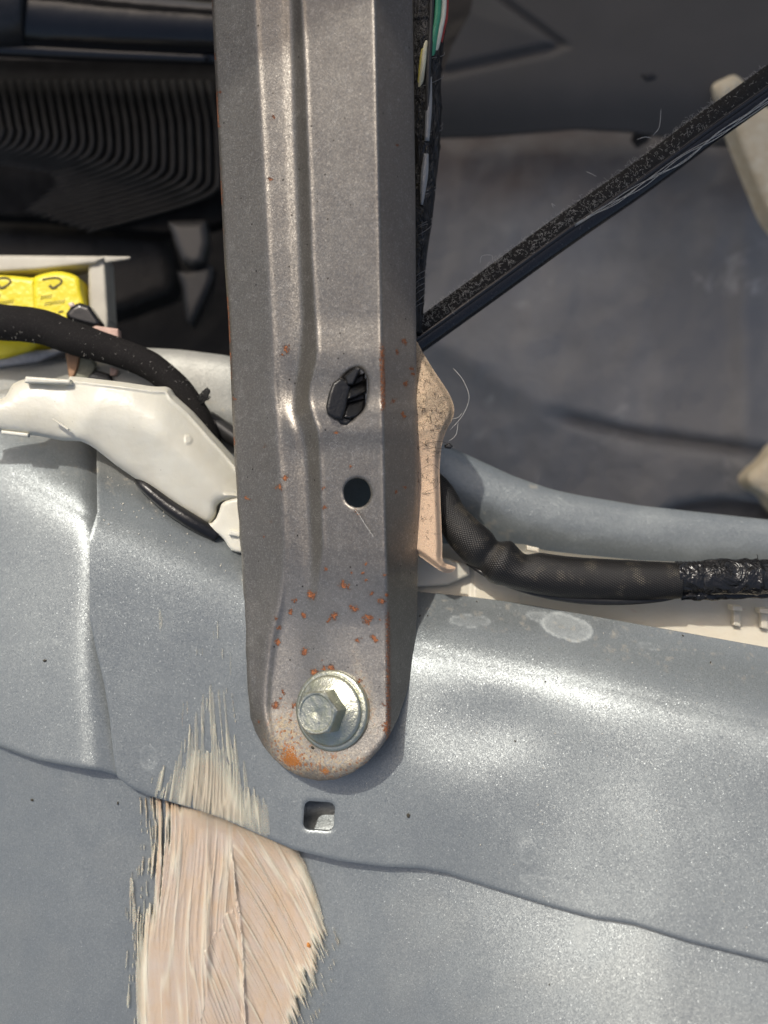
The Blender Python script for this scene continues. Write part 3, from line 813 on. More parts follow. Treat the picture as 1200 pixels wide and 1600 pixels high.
MDH = simple('dark_hair', (0.03, 0.022, 0.016), .6, 0, .3, .2)
MBH = simple('black_fuzz', (0.02, 0.02, 0.02), .8, 0, .3, .2)
for i in range(200):
    c = Cp[random.randrange(len(Cp))]; a = random.uniform(0.1, math.pi - .1); nx, ny = .35, -.93
    o_ = math.cos(a) * c[3]; h_ = math.sin(a) * c[3]
    x, y, z = c[0] + nx * o_, c[1] + ny * o_, c[2] + h_
    q = random.uniform(0, 6.28); l = random.uniform(1, 3)
    fl.append([(x, y, z), (x + l * math.cos(q), y + l * math.sin(q), z + 1.5), (x + l * 1.6 * math.cos(q + .6), y + l * 1.6 * math.sin(q + .6), z + 1)])
hairs('lint', fl, .22, MLINT, sl, True)
fl = [[(312 + random.uniform(-5, 8), 624 + random.uniform(-6, 10), -72), (320 + random.uniform(-5, 8), 616 + random.uniform(-6, 10), -68), (324, 612 + random.uniform(-8, 10), -66)] for _ in range(60)]
hairs('frayed_fuzz', fl, .8, MBH, sl, True)
settle(sl)
dk = simple('dark_grey_plastic', (0.018, 0.018, 0.018), .35, 0, .5, .4, 2)
tag(tube('small_black_tube', [(325, 655, -120, 14), (350, 672, -118, 14), (375, 690, -116, 14)], 14, dk), 'short dark tube end between cable and bracket', 'tube')

# ------------------------------------------------------------------ white wire tray (right)
tray = thing('wire_tray', 'cream white plastic wire tray running under the black sleeved cable', 'wire tray', P(950, 960, -60))
tl = curve([(500, 900), (650, 927), (730, 934), (800, 943), (900, 960), (1000, 978), (1200, 1014), (1400, 1052)], 10)
tt = curve([(500, 800), (640, 845), (700, 850), (760, 850), (820, 850), (850, 860), (900, 866), (1000, 876), (1200, 884), (1400, 890)], 6)
def tray_sdf(X, Y): return np.minimum(tl(X) + 10 - Y, Y - tt(X))
def z_tray(X, Y):
    a = tl(X); b = tt(X)
    z = -84 + 0 * X
    z = z + 1.1 * sp(b + 12 - Y, 3) + 0.45 * sp(Y - a + 34, 8)
    z = z + 10 * sm(Y - a, -3, 1) * 0 - 0.1 * sp(X - 900, 50) * 0
    z = z + 4 * sm(X, 735, 742) * sm(X, 820, 810)
    return z + 1.5 * (fbm(X / 60, Y / 30, 2) - .5)
MW2 = M('cream_plastic', (0.60, 0.56, 0.46), 0.42)
MW2.layer(MW2.ramp(MW2.noise(1.2, 4, stretch=(1, 3, 1)), (.4, .7, 0, .4)), (.50, .45, .35)); MW2.layer(MW2.ramp(MW2.noise(6, 3, stretch=(.4, 1.5, 1)), (.66, .74, 0, .4)), (.5, .28, .22))
MW2.b.inputs['Subsurface Weight'].default_value = 0.2; MW2.b.inputs['Subsurface Radius'].default_value = (.2, .15, .1); MW2.bump(MW2.noise(3, 4), 0.01); MW2 = MW2.done()
sheet('trough', (560, 790, 1330, 1060), 3, z_tray, tray_sdf, 5, MW2, tray)
for (x, y) in ((1152, 952), (1195, 956)):
    blk('snap_tab', [(x - 8, y - 6), (x + 8, y - 5), (x + 8, y + 3), (x - 8, y + 2)], -48, 22, 1.5, MW2, tray, step=1.5)
    blk('tab_stem', [(x - 6, y + 2), (x + 5, y + 3), (x + 5, y + 27), (x - 6, y + 25)], -66, 10, 1.5, MW2, tray, step=1.5)
blk('tray_joint', [(640, 866), (700, 872), (732, 884), (734, 898), (700, 914), (640, 918)], -56, 14, 4, MW2, tray, step=2)
blk('snap_tab', [(823, 852), (842, 856), (842, 864), (823, 860)], -40, 10, 2, MW2, tray, step=1.5)
settle(tray)

# ------------------------------------------------------------------ braided cable (right)
def braid_mat():
    m = M('woven_sleeve', (0.005, 0.005, 0.005), 0.42, 0, .35)
    tu = m.attr('tu'); tl_ = m.attr('tl')
    def tri(v, k):
        return m.math('PINGPONG', m.math('MULTIPLY', v, k), 0.5)
    a = m.math('ADD', m.math('MULTIPLY', tu, 50), m.math('MULTIPLY', tl_, 7.2))
    b = m.math('SUBTRACT', m.math('MULTIPLY', tu, 50), m.math('MULTIPLY', tl_, 10.4))
    pa = m.math('PINGPONG', a, .5); pb = m.math('PINGPONG', b, .5)
    w = m.math('MULTIPLY', pa, pb)
    m.layer(m.ramp(w, (.12, .22, 0, .9)), (.075, .068, .060))
    pale = m.ramp(m.noise(2.2, 3), (.55, .7, 0, .5)); m.layer(m.math('MULTIPLY', pale, m.ramp(w, (.05, .2))), (.35, .30, .22))
    m.bump(w, 0.05)
    return m.done()
MBR = braid_mat()
cab = thing('braided_cable', 'black woven sleeve cable lying in the white tray, right of the bracket', 'cable', P(900, 905, -20))
pathR = [(655, 740, -50, 22), (682, 768, -34, 25), (702, 802, -24, 28), (728, 836, -16, 30), (762, 866, -12, 32), (800, 885, -10, 33), (850, 897, -8, 33), (900, 903, -8, 33), (950, 905, -8, 32), (1000, 907, -8, 31), (1062, 907, -8, 28)]
def cdisp(l, t):
    return (-.24 * np.exp(-((l - 175) / 12) ** 2) * np.clip(np.sin(t) * .4 + .8, 0, 1) + .10 * np.exp(-((l - 198) / 12) ** 2) - .24 * np.exp(-((l - 232) / 16) ** 2) * np.clip(-np.cos(t) + .3, 0, 1)
            - .1 * np.exp(-((l - 95) / 20) ** 2) + .06 * (fbm(l / 40, t * 1.2, 3) - .5))
tube('woven_sleeve', pathR, 30, MBR, cab, 72, 26, .8, cdisp)
MT = M('electrical_tape', (0.012, 0.012, 0.013), 0.2); MT.bump(MT.noise(1.5, 3, .5, dist=1.6), 0.22); MT.bump(MT.noise(12, 3), .012)
MT.layer(MT.ramp(MT.noise(9, 4, .8), (.64, .76, 0, .35)), (.22, .2, .17)); MT = MT.done()
tube('tape_wrap', [(1056, 901, -6, 24), (1105, 901, -6, 25), (1110, 901, -4, 27.5), (1160, 901, -4, 28), (1200, 901, -4, 27), (1330, 900, -4, 27)], 27, MT, cab, 64, 24, .85,
     lambda l, t: .16 * (fbm(l / 16, t * 1.6, 3) - .5) * sm(l, 50, 62) + .025 * np.sin(l * .95) * sm(l, 52, 46) + .08 * np.exp(-((l - 130) / 4) ** 2))
tube('tape_fin', [(1064, 930, -14, 8), (1100, 928, -12, 10), (1180, 926, -12, 9), (1330, 922, -12, 9)], 9, MT, cab, 16, 30, .6, lambda l, t: .3 * (vn(l / 7, t) - .5))
MSL = simple('black_rubber_edge', (0.01, .01, .01), .3, 0, .5, .3)
tube('sleeve_seam', [(730, 880, -26, 3), (770, 903, -12, 5), (830, 924, -8, 6), (900, 936, -6, 7), (970, 939, -6, 6.5), (1030, 936, -8, 5), (1066, 929, -10, 4)], 6, MSL, cab, 14, 14, .8)
tube('sleeve_seam', [(775, 896, 4, 3), (830, 914, 6, 4), (900, 926, 6, 4), (970, 928, 4, 4), (1030, 926, 2, 3.5), (1064, 922, 0, 3)], 4, MSL, cab, 12, 14, .8)
hairs('frayed_fuzz', [[(1180, 877, 10), (1184, 870, 13), (1182, 866, 14)], [(1172, 878, 10), (1178, 874, 12), (1186, 872, 12)], [(1110, 880, 10), (1122, 876, 12), (1135, 878, 12)]]
      + [[(x, y, 18), (x + random.uniform(-5, 5), y + random.uniform(-4, 4), 20), (x + random.uniform(-8, 8), y + random.uniform(-5, 5), 19)] for x, y in [(random.uniform(1106, 1150), random.uniform(880, 905)) for _ in range(40)]], .6, MBH, cab, True)
settle(cab)

# ------------------------------------------------------------------ beige foam strap
def foam_mat():
    m = M('beige_foam', (0.58, 0.42, 0.29), .75, 0, .3)
    m.layer(m.ramp(m.attr('dusty'), (0, 1, 0, .7)), (0.42, 0.33, 0.22))
    f = m.ramp(m.math('ADD', m.noise(24, 3, .8), m.math('MULTIPLY', m.attr('dusty'), .11)), (.60, .70)); m.layer(m.math('MULTIPLY', f, .8), (.11, .075, .045))
    m.b.inputs['Subsurface Weight'].default_value = .1; m.b.inputs['Subsurface Radius'].default_value = (.1, .06, .04)
    m.bump(m.noise(20, 4), .02)
    return m.done()
st = thing('foam_strip', 'hair-covered beige foam strip hanging behind the right edge of the bracket', 'foam strip', P(670, 860, 10))
stp = crom([(620, 520), (648, 530), (662, 553), (680, 582), (700, 612), (709, 634), (708, 652), (698, 672), (691, 692), (688, 715), (687, 745), (689, 800), (691, 850), (692, 876), (706, 884), (712, 887), (706, 894), (692, 894), (672, 881), (652, 867), (620, 850)], 3)
ssd = sdf_poly(stp)
def z_st(X, Y):
    z = 22 + 26 * sm(Y, 530, 625) * sm(Y, 760, 640) * sm(X, 712, 660) + 0.12 * (X - 650)
    z = z - 8 * G(X, Y, 662, 652, 9, 9) + 3 * G(X, Y, 662, 652, 15, 15) + 12 * sm(ssd(X, Y), 0, 10) + 2 * (fbm(X / 8, Y / 8, 3) - .5) * sm(Y, 760, 700)
    z = z - 9 * sm(Y, 868, 884) * sm(X, 688, 694) + 5 * np.exp(-((X - 693) / 3) ** 2) * sm(Y, 865, 880)
    z = z - 0.5 * sp(X - 681, 2) * sm(Y, 690, 720)
    return z
sheet('strip', (620, 515, 716, 900), 1.6, z_st, ssd, 9, foam_mat(), st, {'dusty': lambda X, Y: np.clip(sm(Y, 730, 640) * (.55 + .6 * fbm(X / 10, Y / 10, 2)), 0, 1)})
fl = []
for i in range(150):
    y = random.uniform(545, 730) if i < 120 else random.uniform(730, 850); x = random.uniform(650, 706)
    if float(ssd(np.array([x]), np.array([y]))[0]) < 2: continue
    z = float(z_st(np.array([x]), np.array([y]))[0]) + 1; q = random.uniform(0, 6.28); l = random.uniform(1.5, 6); b_ = random.uniform(-1, 1)
    fl.append([(x, y, z), (x + l * math.cos(q), y + l * math.sin(q), z + 3), (x + l * 1.8 * math.cos(q + b_), y + l * 1.8 * math.sin(q + b_), z + 2)])
fl += [[(654, 700, 50), (670, 692, 58), (690, 690, 50), (700, 694, 46)], [(656, 735, 45), (675, 725, 52), (688, 735, 46)], [(654, 688, 52), (672, 698, 58), (694, 700, 50), (700, 690, 48)], [(660, 770, 40), (680, 762, 44), (690, 748, 42)]]
hairs('dark_hair', fl, .3, MDH, st, True)
hairs('pale_hair', [[(703, 672, 40), (722, 650, 44), (733, 622, 46), (724, 595, 44), (708, 575, 40)], [(700, 690, 40), (712, 680, 42), (716, 660, 40)], [(706, 655, 42), (716, 652, 43), (722, 645, 42)]], .45, MLINT, st)
settle(st)
tag(blk('dirt_crumb', [(694, 696), (702, 692), (708, 697), (704, 701), (696, 700)], 20, 6, 3, MBK, None, step=1), 'black crumb stuck beside the foam strip', 'crumb')
tag(hairs('loose_hair', [[(549, 790, zb(549, 790) + 2), (560, 803, zb(560, 803) + 5), (572, 822, zb(572, 822) + 4), (584, 839, zb(584, 839) + 2)]], .5, MLINT), 'pale hair below the round hole of the bracket', 'hair')

# ------------------------------------------------------------------ wire harness (behind bracket, upper right)
har = thing('wire_harness', 'black taped wiring harness with coloured wires showing at the top', 'wiring harness', P(670, 250, -20))
MHT = M('glossy_wrap', (0.010, 0.010, 0.011), 0.16, 0, .6); MHT.bump(MHT.noise(3.0, 4, .6, dist=1.0, stretch=(1.5, .6, 1)), .25); MHT.bump(MHT.noise(14, 3), .02)
MHT.layer(MHT.ramp(MHT.noise(16, 4, .8), (.62, .74, 0, .3)), (.3, .28, .25)); MHT = MHT.done()
hp = [(670, -60, -30, 25), (671, 0, -30, 25), (670, 60, -30, 24), (668, 120, -30, 22), (668, 180, -28, 22), (667, 240, -28, 20), (662, 300, -28, 18), (658, 360, -28, 15), (654, 420, -30, 11), (653, 470, -30, 10), (650, 520, -34, 8)]
tube('tape_wrap', hp, 20, MHT, har, 40, 22, 1, lambda l, t: .13 * (fbm(l / 22, t * 1.3, 3) - .5) + .07 * np.exp(-(((l - t * 6) % 62 - 30) / 2.5) ** 2))
def wire(c, pts, r):
    m = simple('wire_insulation', c, .35, 0, .5, .15)
    return tube('wire', pts, r, m, har, 12, 10)
wire((.05, .30, .16), [(686, -50, -4), (684, 20, -3), (680, 50, -4), (676, 78, -10), (672, 100, -16)], 5)
wire((.72, .70, .55), [(694, -50, -10), (693, 15, -8), (688, 45, -6), (683, 68, -10), (676, 90, -18)], 4.5)
wire((.40, .04, .03), [(698, -50, -24), (697, 20, -18), (693, 42, -16), (688, 66, -20)], 3.5)
wire((.78, .74, .50), [(668, 60, -12), (664, 80, -6), (661, 105, -6), (658, 130, -12), (656, 145, -20)], 4)
wire((.55, .48, .08), [(664, 62, -16), (660, 85, -10), (657, 110, -10), (655, 138, -18)], 3)
wire((.03, .03, .03), [(676, -50, -2), (674, 40, -4), (670, 100, -5), (668, 170, -6), (666, 220, -8)], 4)
MCL = M('clear_strip', (.30, .30, .29), .15, 0, .6); MCL.bump(MCL.noise(4, 3), .03); MCL = MCL.done()
tube('plastic_strip', [(672, 120, -6, 3), (670, 170, -4, 5), (667, 220, -4, 4)], 4, MCL, har, 10, 8, .4)
tube('plastic_strip', [(666, 240, -6, 4), (663, 275, -6, 6), (659, 320, -8, 2)], 4, MCL, har, 10, 8, .4)
tl_ = []
for y in (95, 130, 205, 212, 300, 305, 350, 356, 362, 430, 440, 450, 458, 468, 480):
    x0 = float(np.interp(y, [p[1] for p in hp], [p[0] for p in hp])); r = float(np.interp(y, [p[1] for p in hp], [p[3] for p in hp]))
    tl_.append([(x0 - r, y + 8, -26), (x0, y + random.uniform(-3, 3), -26 + r), (x0 + r, y - 8, -20), (x0 + r + 3, y - 14, -22)])
mth = simple('grey_thread', (.16, .15, .14), .5)
for q in tl_: hairs('thread', [q], .6, mth, har)
settle(har)

# ------------------------------------------------------------------ diagonal weather strip
ws = thing('weather_strip', 'black felt-edged trim strip with loose pale threads crossing diagonally at upper right', 'trim strip', P(900, 330, -60))
dx, dy = 0.825, -0.565
wp = [(600, 562), (660, 521), (760, 449), (880, 362), (1000, 279), (1100, 205), (1200, 134), (1320, 50)]
def off(pts, o, z, r): return [(x + .565 * o, y + .825 * o, z, r * (1 + (x - 660) / 2600)) for x, y in pts]
tube('felt_edge', off(wp, -9, -52, 15), 15, fuzz_mat('lint_covered_felt', (0.020, 0.019, 0.018), (.42, .41, .38), 34), ws, 28, 16, .8)
MG = M('glossy_black_trim', (0.014, .014, .016), .22, 0, .55); MG.bump(MG.noise(2, 3, stretch=(1, 1, 1)), .015)
MG.layer(MG.ramp(MG.noise(12, 3, .7), (.62, .75, 0, .35)), (.2, .2, .2)); MG = MG.done()
tube('glossy_edge', off(wp, 9, -56, 13), 13, MG, ws, 28, 16, .8, lambda l, t: .05 * np.cos(3 * t))
tube('groove_lip', off(wp, 2, -42, 4), 4, MG, ws, 12, 10, .8)
tube('lower_lip', off(wp, 20, -58, 4.5), 4, MG, ws, 12, 10, .8)
fl = []
for i in range(1500):
    t = random.uniform(0, 1); x = 650 + 560 * t; y = 528 - 398 * t * 1.01
    y = float(np.interp(x, [p[0] for p in wp], [p[1] for p in wp]))
    o_ = random.gauss(-14, 7) if i % 3 else random.uniform(-25, -20)
    o_ = max(-25, min(-1, o_)) * (1 + (x - 660) / 2600)
    x += .565 * o_; y += .825 * o_
    z = -52 + 12 * math.sqrt(max(.02, 1 - ((o_ + 9) / 16) ** 2)) + .5; q = random.uniform(0, 6.28); l = random.uniform(1.5, 5); b_ = random.uniform(-1.2, 1.2)
    fl.append([(x, y, z), (x + l * math.cos(q), y + l * math.sin(q), z + 2), (x + l * 1.6 * math.cos(q + b_), y + l * 1.6 * math.sin(q + b_), z + 1.5)])
hairs('lint', fl, .2, MLINT, ws, True)
for q in ([[(750, 412, -45), (753, 400, -40), (768, 399, -40), (770, 408, -42)], [(1020, 212, -45), (1030, 198, -40), (1033, 170, -38)], [(932, 276, -45), (925, 272, -42), (916, 268, -42)], [(995, 218, -44), (1008, 214, -40), (1018, 216, -42)], [(865, 325, -44), (862, 318, -42), (868, 322, -42)]]): hairs('stray_fibre', [q], .5, MLINT, ws)
for k, ph in enumerate((0, 1.7, 3.1, 4.4)):
    ln = []
    for i in range(26):
        t = i / 25.; x = 898 + (1215 - 898) * t; y = 352 - (352 - 146) * t + 9 * math.sin(math.pi * t) * (.2 + .3 * k) + 5 * math.sin(t * (9 + 3 * k) + ph) * (.3 + .7 * math.sin(math.pi * t)) - (3 * k - 4) * t
        ln.append((x, y, -38 + 2 * k))
    hairs('loose_thread', [ln], .55, MLINT, ws)
settle(ws)

# ------------------------------------------------------------------ right background
def mat_carpet():
    m = M('dusty_rubber_mat', (0.20, 0.198, 0.195), .62, 0, .35)
    m.layer(m.ramp(m.noise(.10, 6, .65), (.42, .66, 0, .75)), (.32, .315, .305))
    m.layer(m.math('MULTIPLY', m.ramp(m.noise(.22, 6, .7, dist=.6), (.57, .72)), m.attr('smear')), (.58, .57, .54))
    m.layer(m.math('MULTIPLY', m.attr('brown'), m.ramp(m.noise(.3, 5), (.4, .7, .3, 1))), (.085, .06, .05))
    m.bump(m.noise(1.0, 5), .12); m.bump(m.noise(.3, 3), .3)
    return m.done()
def z_car(X, Y):
    z = -620 - 0.25 * (700 - Y)
    f1 = np.interp(X, [600, 700, 850, 1000, 1170, 1300], [520, 560, 645, 682, 705, 720])
    t = Y - f1
    z = z - 40 * np.exp(-(t / 10) ** 2) * sm(X, 830, 920) - 0.5 * sp(t, 12) + 30 * np.exp(-((t + 25) / 40) ** 2) * sm(X, 1000, 750)
    z = z + 30 * (fbm(X / 150, Y / 150, 3) - .5) + 22 * G(X, Y, 1165, 540, 14, 160) + 14 * (fbm(X / 40, Y / 60, 3) - .5) - 90 * sm(np.hypot((X - 1130) / 100, (Y - 808) / 30), 1.1, .7)
    z = z - 60 * sm(Y, 240, 195)
    return z
bgc = tag(sheet('floor_mat', (560, 120, 1420, 900), 7, z_car, None, 20, mat_carpet(), None,
      {'smear': lambda X, Y: np.clip(.5 * sm(Y, 300, 420) + .8 * G(X, Y, 1045, 450, 40, 70, 15) + .7 * G(X, Y, 1165, 550, 12, 180) + .5 * G(X, Y, 760, 600, 110, 26, 33) + .5 * G(X, Y, 900, 750, 120, 30, 20), 0, 1),
       'brown': lambda X, Y: np.clip(sm(Y, 380, 250) * .9, 0, 1)}), 'dusty dark grey moulded floor mat deep behind the trim strip', 'floor mat')
MDP = M('dark_trim_plastic', (.070, .066, .060), .5, 0, .4); MDP.layer(MDP.ramp(MDP.noise(.15, 4), (.4, .7, 0, .5)), (.11, .10, .092)); MDP.bump(MDP.noise(20, 3), .02); MDP = MDP.done()
up = thing('dark_trim_panel', 'dark brownish plastic trim panel filling the upper right corner', 'trim panel', P(950, 100, -520))
def z_up_(X, Y):
    z = -480 - 0.9 * sp(Y - 150, 22) + 0.12 * (X - 900)
    z = z - 0.22 * sp(880 - X - (Y - 70) * .9, 5) * sm(Y, 150, 80) * 0
    a = (880 - X) * .22 + 72 - Y         # above the crease line
    b = X - (785 + Y * 1.35)             # right of the diagonal
    z = z + 0.12 * np.minimum(sp(a, 5), sp(-b, 5)) - 12 * np.exp(-(a / 7) ** 2) * sm(X, 885, 865) - 12 * np.exp(-((b) / 9) ** 2) * sm(Y, 80, 66)
    return z + 6 * (fbm(X / 120, Y / 120, 2) - .5)
sheet('panel', (680, -120, 1420, 235), 5, z_up_, sdf_poly([(760, -120), (735, 20), (705, 75), (690, 120), (640, 215), (760, 212), (900, 200), (1000, 205), (1100, 225), (1420, 240), (1420, -120)]), 12, MDP, up)
blk('dark_clip', [(998, 116), (1030, 108), (1056, 114), (1050, 122), (1010, 128)], -470, 20, 6, MBK, up, step=2)
settle(up)
tag(blk('grey_fastener', [(1000, 186), (1020, 188), (1022, 208), (1006, 216), (996, 204)], -560, 60, 8, dk, None, step=2), 'small grey fastener below the dark trim panel', 'fastener')
MBE = simple('beige_fabric', (.68, .57, .38), .8, 0, .3, .3, 3, .03, 12)
tag(blk('beige_strap', [(1112, 140), (1130, 122), (1150, 116), (1170, 135), (1195, 165), (1222, 190), (1240, 300), (1240, 370), (1205, 345), (1180, 290), (1160, 240), (1140, 190)], -440, 50, 22, MBE, None, step=3, rnd=4), 'beige fabric strap behind the trim strip at the right edge', 'strap')
tag(blk('beige_strap', [(1172, 760), (1166, 745), (1178, 730), (1195, 715), (1215, 690), (1260, 660), (1260, 840), (1215, 800), (1196, 775)], -460, 50, 22, MBE, None, step=3, rnd=4), 'beige fabric lump at the right edge below the floor mat', 'strap')

# ------------------------------------------------------------------ left background
MPG = M('glossy_black_pipe', (.010, .010, .011), .2, 0, .6); MPG.bump(MPG.noise(.5, 3), .05); MPG = MPG.done()
pipe = thing('black_pipe', 'glossy black pipe crossing the upper left corner', 'pipe', P(150, 40, -340))
tube('pipe_run', [(-120, 18, -340, 62), (0, 22, -340, 58), (100, 30, -338, 54), (200, 38, -336, 50), (300, 44, -334, 46), (420, 50, -332, 44)], 50, MPG, pipe, 64, 10, 1, lambda l, t: .012 * np.exp(-((l - 330) / 4) ** 2))
tube('lower_rib', [(-120, 72, -330, 12), (0, 76, -330, 12), (150, 84, -330, 11), (340, 92, -330, 10)], 11, MPG, pipe, 20, 8)
tube('collar', [(-60, 12, -320, 66), (20, 14, -320, 62), (46, 18, -324, 58)], 60, dk, pipe, 48, 8)
settle(pipe)
bel = thing('rubber_bellows', 'black ribbed rubber bellows below the glossy pipe', 'bellows', P(170, 260, -430))
MRB = simple('bellows_rubber', (.010, .0085, .0065), .55, 0, .4, .4, 1.5)
MRD = simple('bellows_core', (.004, .0035, .003), .7, 0, .2, .4, 1.5)
belp = sdf_poly([(-120, 90), (400, 100), (400, 330), (330, 350), (262, 362), (200, 358), (140, 348), (60, 338), (-120, 330)])
sheet('core', (-120, 90, 400, 370), 5, lambda X, Y: -470 - 40 * sm(Y, 260, 360) - 30 * sm(Y, 150, 110), belp, 60, MRD, bel)
prof = None
for i in range(26):
    x = -14 + i * 14.0; yb = float(np.interp(x, [0, 140, 250, 340], [212, 232, 262, 290]))
    pts = [(x - 10, 128, -462, 5.2), (x - 6, 150, -446, 5.2), (x - 1, 175, -438, 5.2), (x + 3, 198, -434, 5.2), (x + 5, yb - 8, -434, 5.2), (x - 1, yb + 8, -438, 5.0), (x - 16, yb + 18, -446, 4.5), (x - 60, yb + 34, -472, 4), (x - 130, yb + 54, -490, 3.6), (x - 200, yb + 72, -506, 3.4)]
    tube('pleat', pts, 5, MRB, bel, 10, 5)
settle(bel)
# duct behind
wall_m = M('cabin_black_plastic', (.012, .011, .010), .55, 0, .35); wall_m.layer(wall_m.ramp(wall_m.noise(.12, 4), (.4, .7, 0, .6)), (.028, .025, .022)); wall_m.bump(wall_m.noise(.4, 4), .3); wall_m = wall_m.done()
hv = thing('air_duct', 'dark plastic duct housing under the bellows', 'duct', P(180, 450, -620))
blk('housing', [(-120, 340), (60, 350), (200, 352), (262, 360), (272, 400), (276, 440), (268, 460), (200, 486), (150, 500), (60, 520), (-120, 540)], -600, 80, 26, wall_m, hv, step=4)
MGR = simple('grey_satin_plastic', (.05, .048, .044), .3, 0, .5, .3, .6)
blk('lever', [(262, 346), (322, 344), (326, 380), (318, 410), (300, 416), (284, 408), (274, 384)], -470, 40, 12, MGR, hv, step=2.5)
blk('lever_foot', [(276, 424), (326, 410), (335, 420), (333, 438), (320, 470), (300, 510), (290, 500), (284, 450)], -500, 40, 12, dk, hv, step=2.5)
settle(hv)
base = sheet('cabin_floor', (-1500, -1400, 2700, 2600), 60, lambda X, Y: -1050 + 30 * (fbm(X / 300, Y / 300, 3) - .5), None, 30, wall_m, None)
base['kind'] = 'structure'; base['label'] = 'black cabin floor deep behind everything'

# connector box with yellow taped block
MBX = simple('pale_grey_plastic', (.46, .43, .36), .5, 0, .4, .2, 1)
box = thing('connector_box', 'pale plastic box holding yellow printed blocks at the left edge', 'connector box', P(70, 480, -260))
blk('back_plate', [(-80, 402), (162, 402), (168, 505), (160, 545), (-80, 560)], -262, 10, 3, MBX, box, step=3)
blk('top_wall', [(-80, 398), (152, 400), (165, 403), (150, 412), (60, 422), (-80, 430)], -190, 60, 6, MBX, box, step=2)
blk('side_wall', [(138, 404), (164, 403), (170, 500), (168, 545), (140, 545)], -200, 55, 6, MBX, box, step=2)
blk('flap', [(152, 400), (206, 401), (200, 405), (166, 410)], -196, 4, 1.5, MBX, box, step=2)
blk('base_lip', [(-80, 556), (40, 548), (112, 545), (60, 566), (-80, 584)], -190, 30, 5, simple('grey_plastic', (.30, .31, .33), .35), box, step=2)
settle(box)
MY = M('yellow_tape', (.80, .66, .02), .35); MY.layer(MY.ramp(MY.noise(1.3, 3), (.4, .7, 0, .4)), (.85, .74, .05)); MY.bump(MY.noise(2.2, 4), .06); MY = MY.done()
MI = simple('dark_print', (.10, .08, .02), .6)
for (poly, x0, lab) in (([(-80, 428), (0, 430), (48, 434), (56, 440), (60, 505), (50, 548), (-80, 560)], -55, 'yellow tape-wrapped block cut off by the left edge'),
                  ([(52, 438), (60, 430), (88, 424), (112, 428), (124, 436), (128, 455), (133, 478), (126, 490), (100, 505), (56, 512), (50, 470)], 60, 'yellow tape-wrapped block beside the pale box wall')):
    yb_ = thing('yellow_block', lab, 'yellow block', P(x0 + 30, 470, -230), 'yellow printed blocks in the connector box')
    blk('wrapping', poly, -178, 60, 9, MY, yb_, step=2, rnd=3)
    mx = x0 + 18 if x0 > 0 else -18
    # bowl shaped printed outline with smaller mark inside, and hatch rows
    def mark(pts, r): tube('printed_mark', [(a, b, -177.5) for a, b in pts], r, MI, yb_, 6, 5, .35)
    ox = 66 if x0 > 0 else -14
    mark([(ox, 437), (ox + 10, 435), (ox + 22, 434), (ox + 29, 437), (ox + 30, 441), (ox + 26, 445), (ox + 22, 447)], 1.7)
    mark([(ox + 11, 446), (ox + 16, 450), (ox + 23, 448)], 2.4)
    for k in range(9): mark([(ox + 4 + 3.6 * k, 478 - .5 * k), (ox + 6 + 3.6 * k, 472 - .5 * k)], .6)
    for k in range(5): mark([(ox - 2 + 3.6 * k, 468 - .5 * k), (ox + 0 + 3.6 * k, 462 - .5 * k)], .6)
    mark([(ox + 25, 488), (ox + 33, 486)], 1.4)
    settle(yb_)
pl = thing('wire_plug', 'small black and pink plug wedged behind the felt sleeved cable', 'plug', P(140, 520, -150))
MPK = simple('pinkish_plastic', (.50, .33, .27), .6)
blk('black_sheath', [(103, 490), (112, 478), (124, 473), (140, 478), (158, 505), (150, 512), (125, 506), (105, 500)], -130, 24, 7, MPG, pl, step=1.5)
blk('pink_tab', [(143, 512), (150, 509), (185, 514), (186, 530), (170, 528), (150, 520)], -128, 16, 3, MPK, pl, step=1.5)
blk('pink_tab', [(172, 574), (184, 578), (182, 586), (172, 588)], -128, 10, 2, MPK, pl, step=1.5)
blk('brown_tab', [(102, 550), (125, 555), (122, 575), (114, 592), (108, 590)], -128, 12, 3, simple('brown_plastic', (.30, .17, .09), .6), pl, step=1.5)
blk('olive_tab', [(125, 555), (145, 560), (150, 575), (140, 592), (114, 594)], -132, 12, 3, simple('olive_plastic', (.17, .17, .12), .6), pl, step=1.5)
blk('black_socket', [(138, 588), (150, 578), (170, 584), (176, 596), (140, 596)], -122, 14, 4, MBK, pl, step=1.5)
blk('pink_tip', [(106, 474), (113, 472), (117, 478), (110, 481)], -126, 8, 2, simple('pale_pink', (.65, .5, .4), .5), pl, step=1.5)
settle(pl)

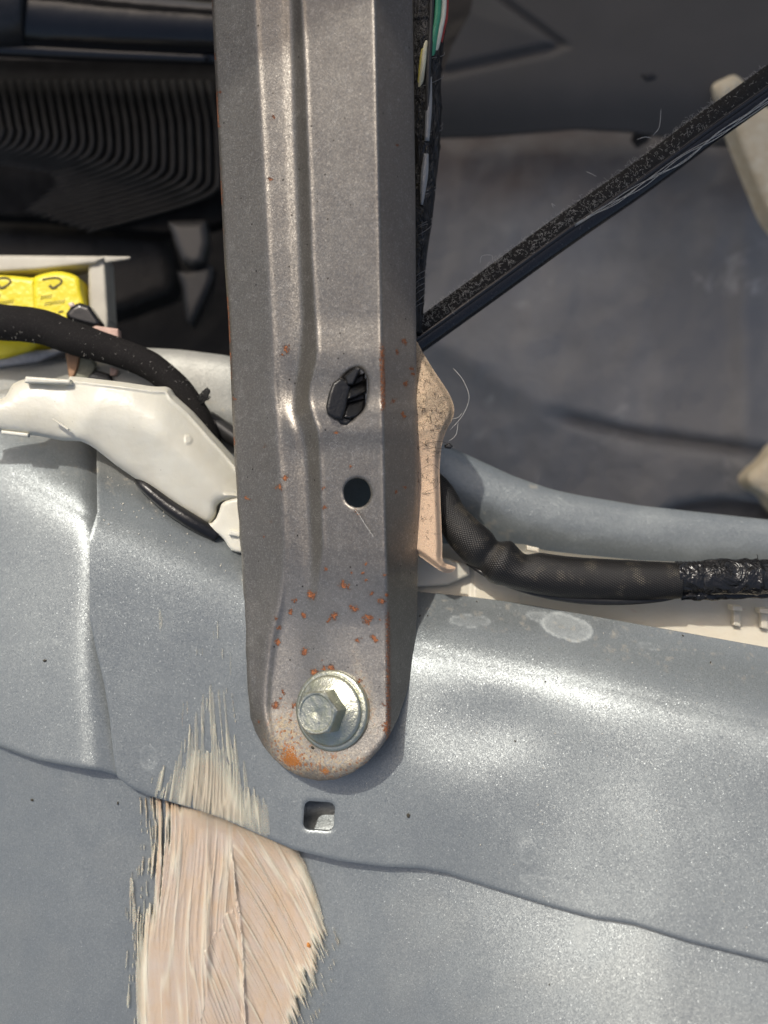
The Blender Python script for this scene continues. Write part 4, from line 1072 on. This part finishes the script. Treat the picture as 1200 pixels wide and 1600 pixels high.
# ------------------------------------------------------------------ crumbs and grit on the panels
def crumbs(name, items, mat):
    VV, T = [], []; o = 0
    ico = np.array([(0, 0, 1), (.9, 0, .3), (.28, .85, .3), (-.72, .52, .3), (-.72, -.52, .3), (.28, -.85, .3), (0, 0, -.6)])
    ft = np.array([(0, 1, 2), (0, 2, 3), (0, 3, 4), (0, 4, 5), (0, 5, 1), (6, 2, 1), (6, 3, 2), (6, 4, 3), (6, 5, 4), (6, 1, 5)])
    for (x, y, z, r) in items:
        q = random.uniform(0, 6.28); c, s = math.cos(q), math.sin(q)
        v = ico * (1 + .5 * (np.random.default_rng(int(x * 7 + y)).random((7, 3)) - .5)) * [1.3, .8, .7]
        v = np.stack([v[:, 0] * c - v[:, 1] * s, v[:, 0] * s + v[:, 1] * c, v[:, 2]], -1) * r * K + np.array(P(x, y, z))
        VV.append(v); T.append(ft + o); o += 7
    me = mk_mesh(name, np.concatenate(VV), np.zeros((0, 4), int), np.concatenate(T), False)
    return link_obj(name, me, mat, None)
def zat(f, x, y): return float(f(np.array([float(x)]), np.array([float(y)]))[0])
it = []
for i in range(60):
    x = random.uniform(150, 380); y = float(roll(x)) - random.uniform(0, 90)
    it.append((x, y, zat(z_center, x, y) + 1, random.uniform(.6, 1.4)))
for i in range(60):
    x = random.uniform(660, 1190); y = random.uniform(960, 1500)
    it.append((x, y, zat(z_center if y < cedge(x) - 3 else z_low, x, y) + 1, random.uniform(.5, 1.1)))
g = crumbs('grit', it, simple('pale_grit', (.5, .46, .38), .8)); g['kind'] = 'stuff'; tag(g, 'pale grit scattered over the painted panels')
it = []
for (x, y, r) in ((638, 1274, 3.6), (488, 1168, 3.2), (70, 1032, 3), (50, 1250, 2.6), (184, 1255, 2.2), (805, 1158, 1.8), (1110, 1035, 1.8), (852, 1065, 1.5), (1067, 993, 1.8), (656, 962, 1.6), (668, 962, 1.4), (745, 940, 1.4), (858, 1538, 1.5)):
    f = z_br if (x, y) == (488, 1168) else (z_left if x < 140 and y < 1150 else (z_center if y < cedge(x) else z_low))
    it.append((x, y, zat(f, x, y) + 1.5, r))
g = crumbs('dirt_specks', it, simple('dark_dirt', (.035, .03, .02), .8)); g['kind'] = 'stuff'; tag(g, 'dark dirt specks on the painted panels')
g.name = 'dirt_grit'
tag(crumbs('rust_flake', [(482, 1476, zat(z_seal, 482, 1476) + 2, 4.5)], simple('orange_rust', (.45, .18, .04), .8)), 'single orange rust flake on the right of the beige sealant', 'rust flake')
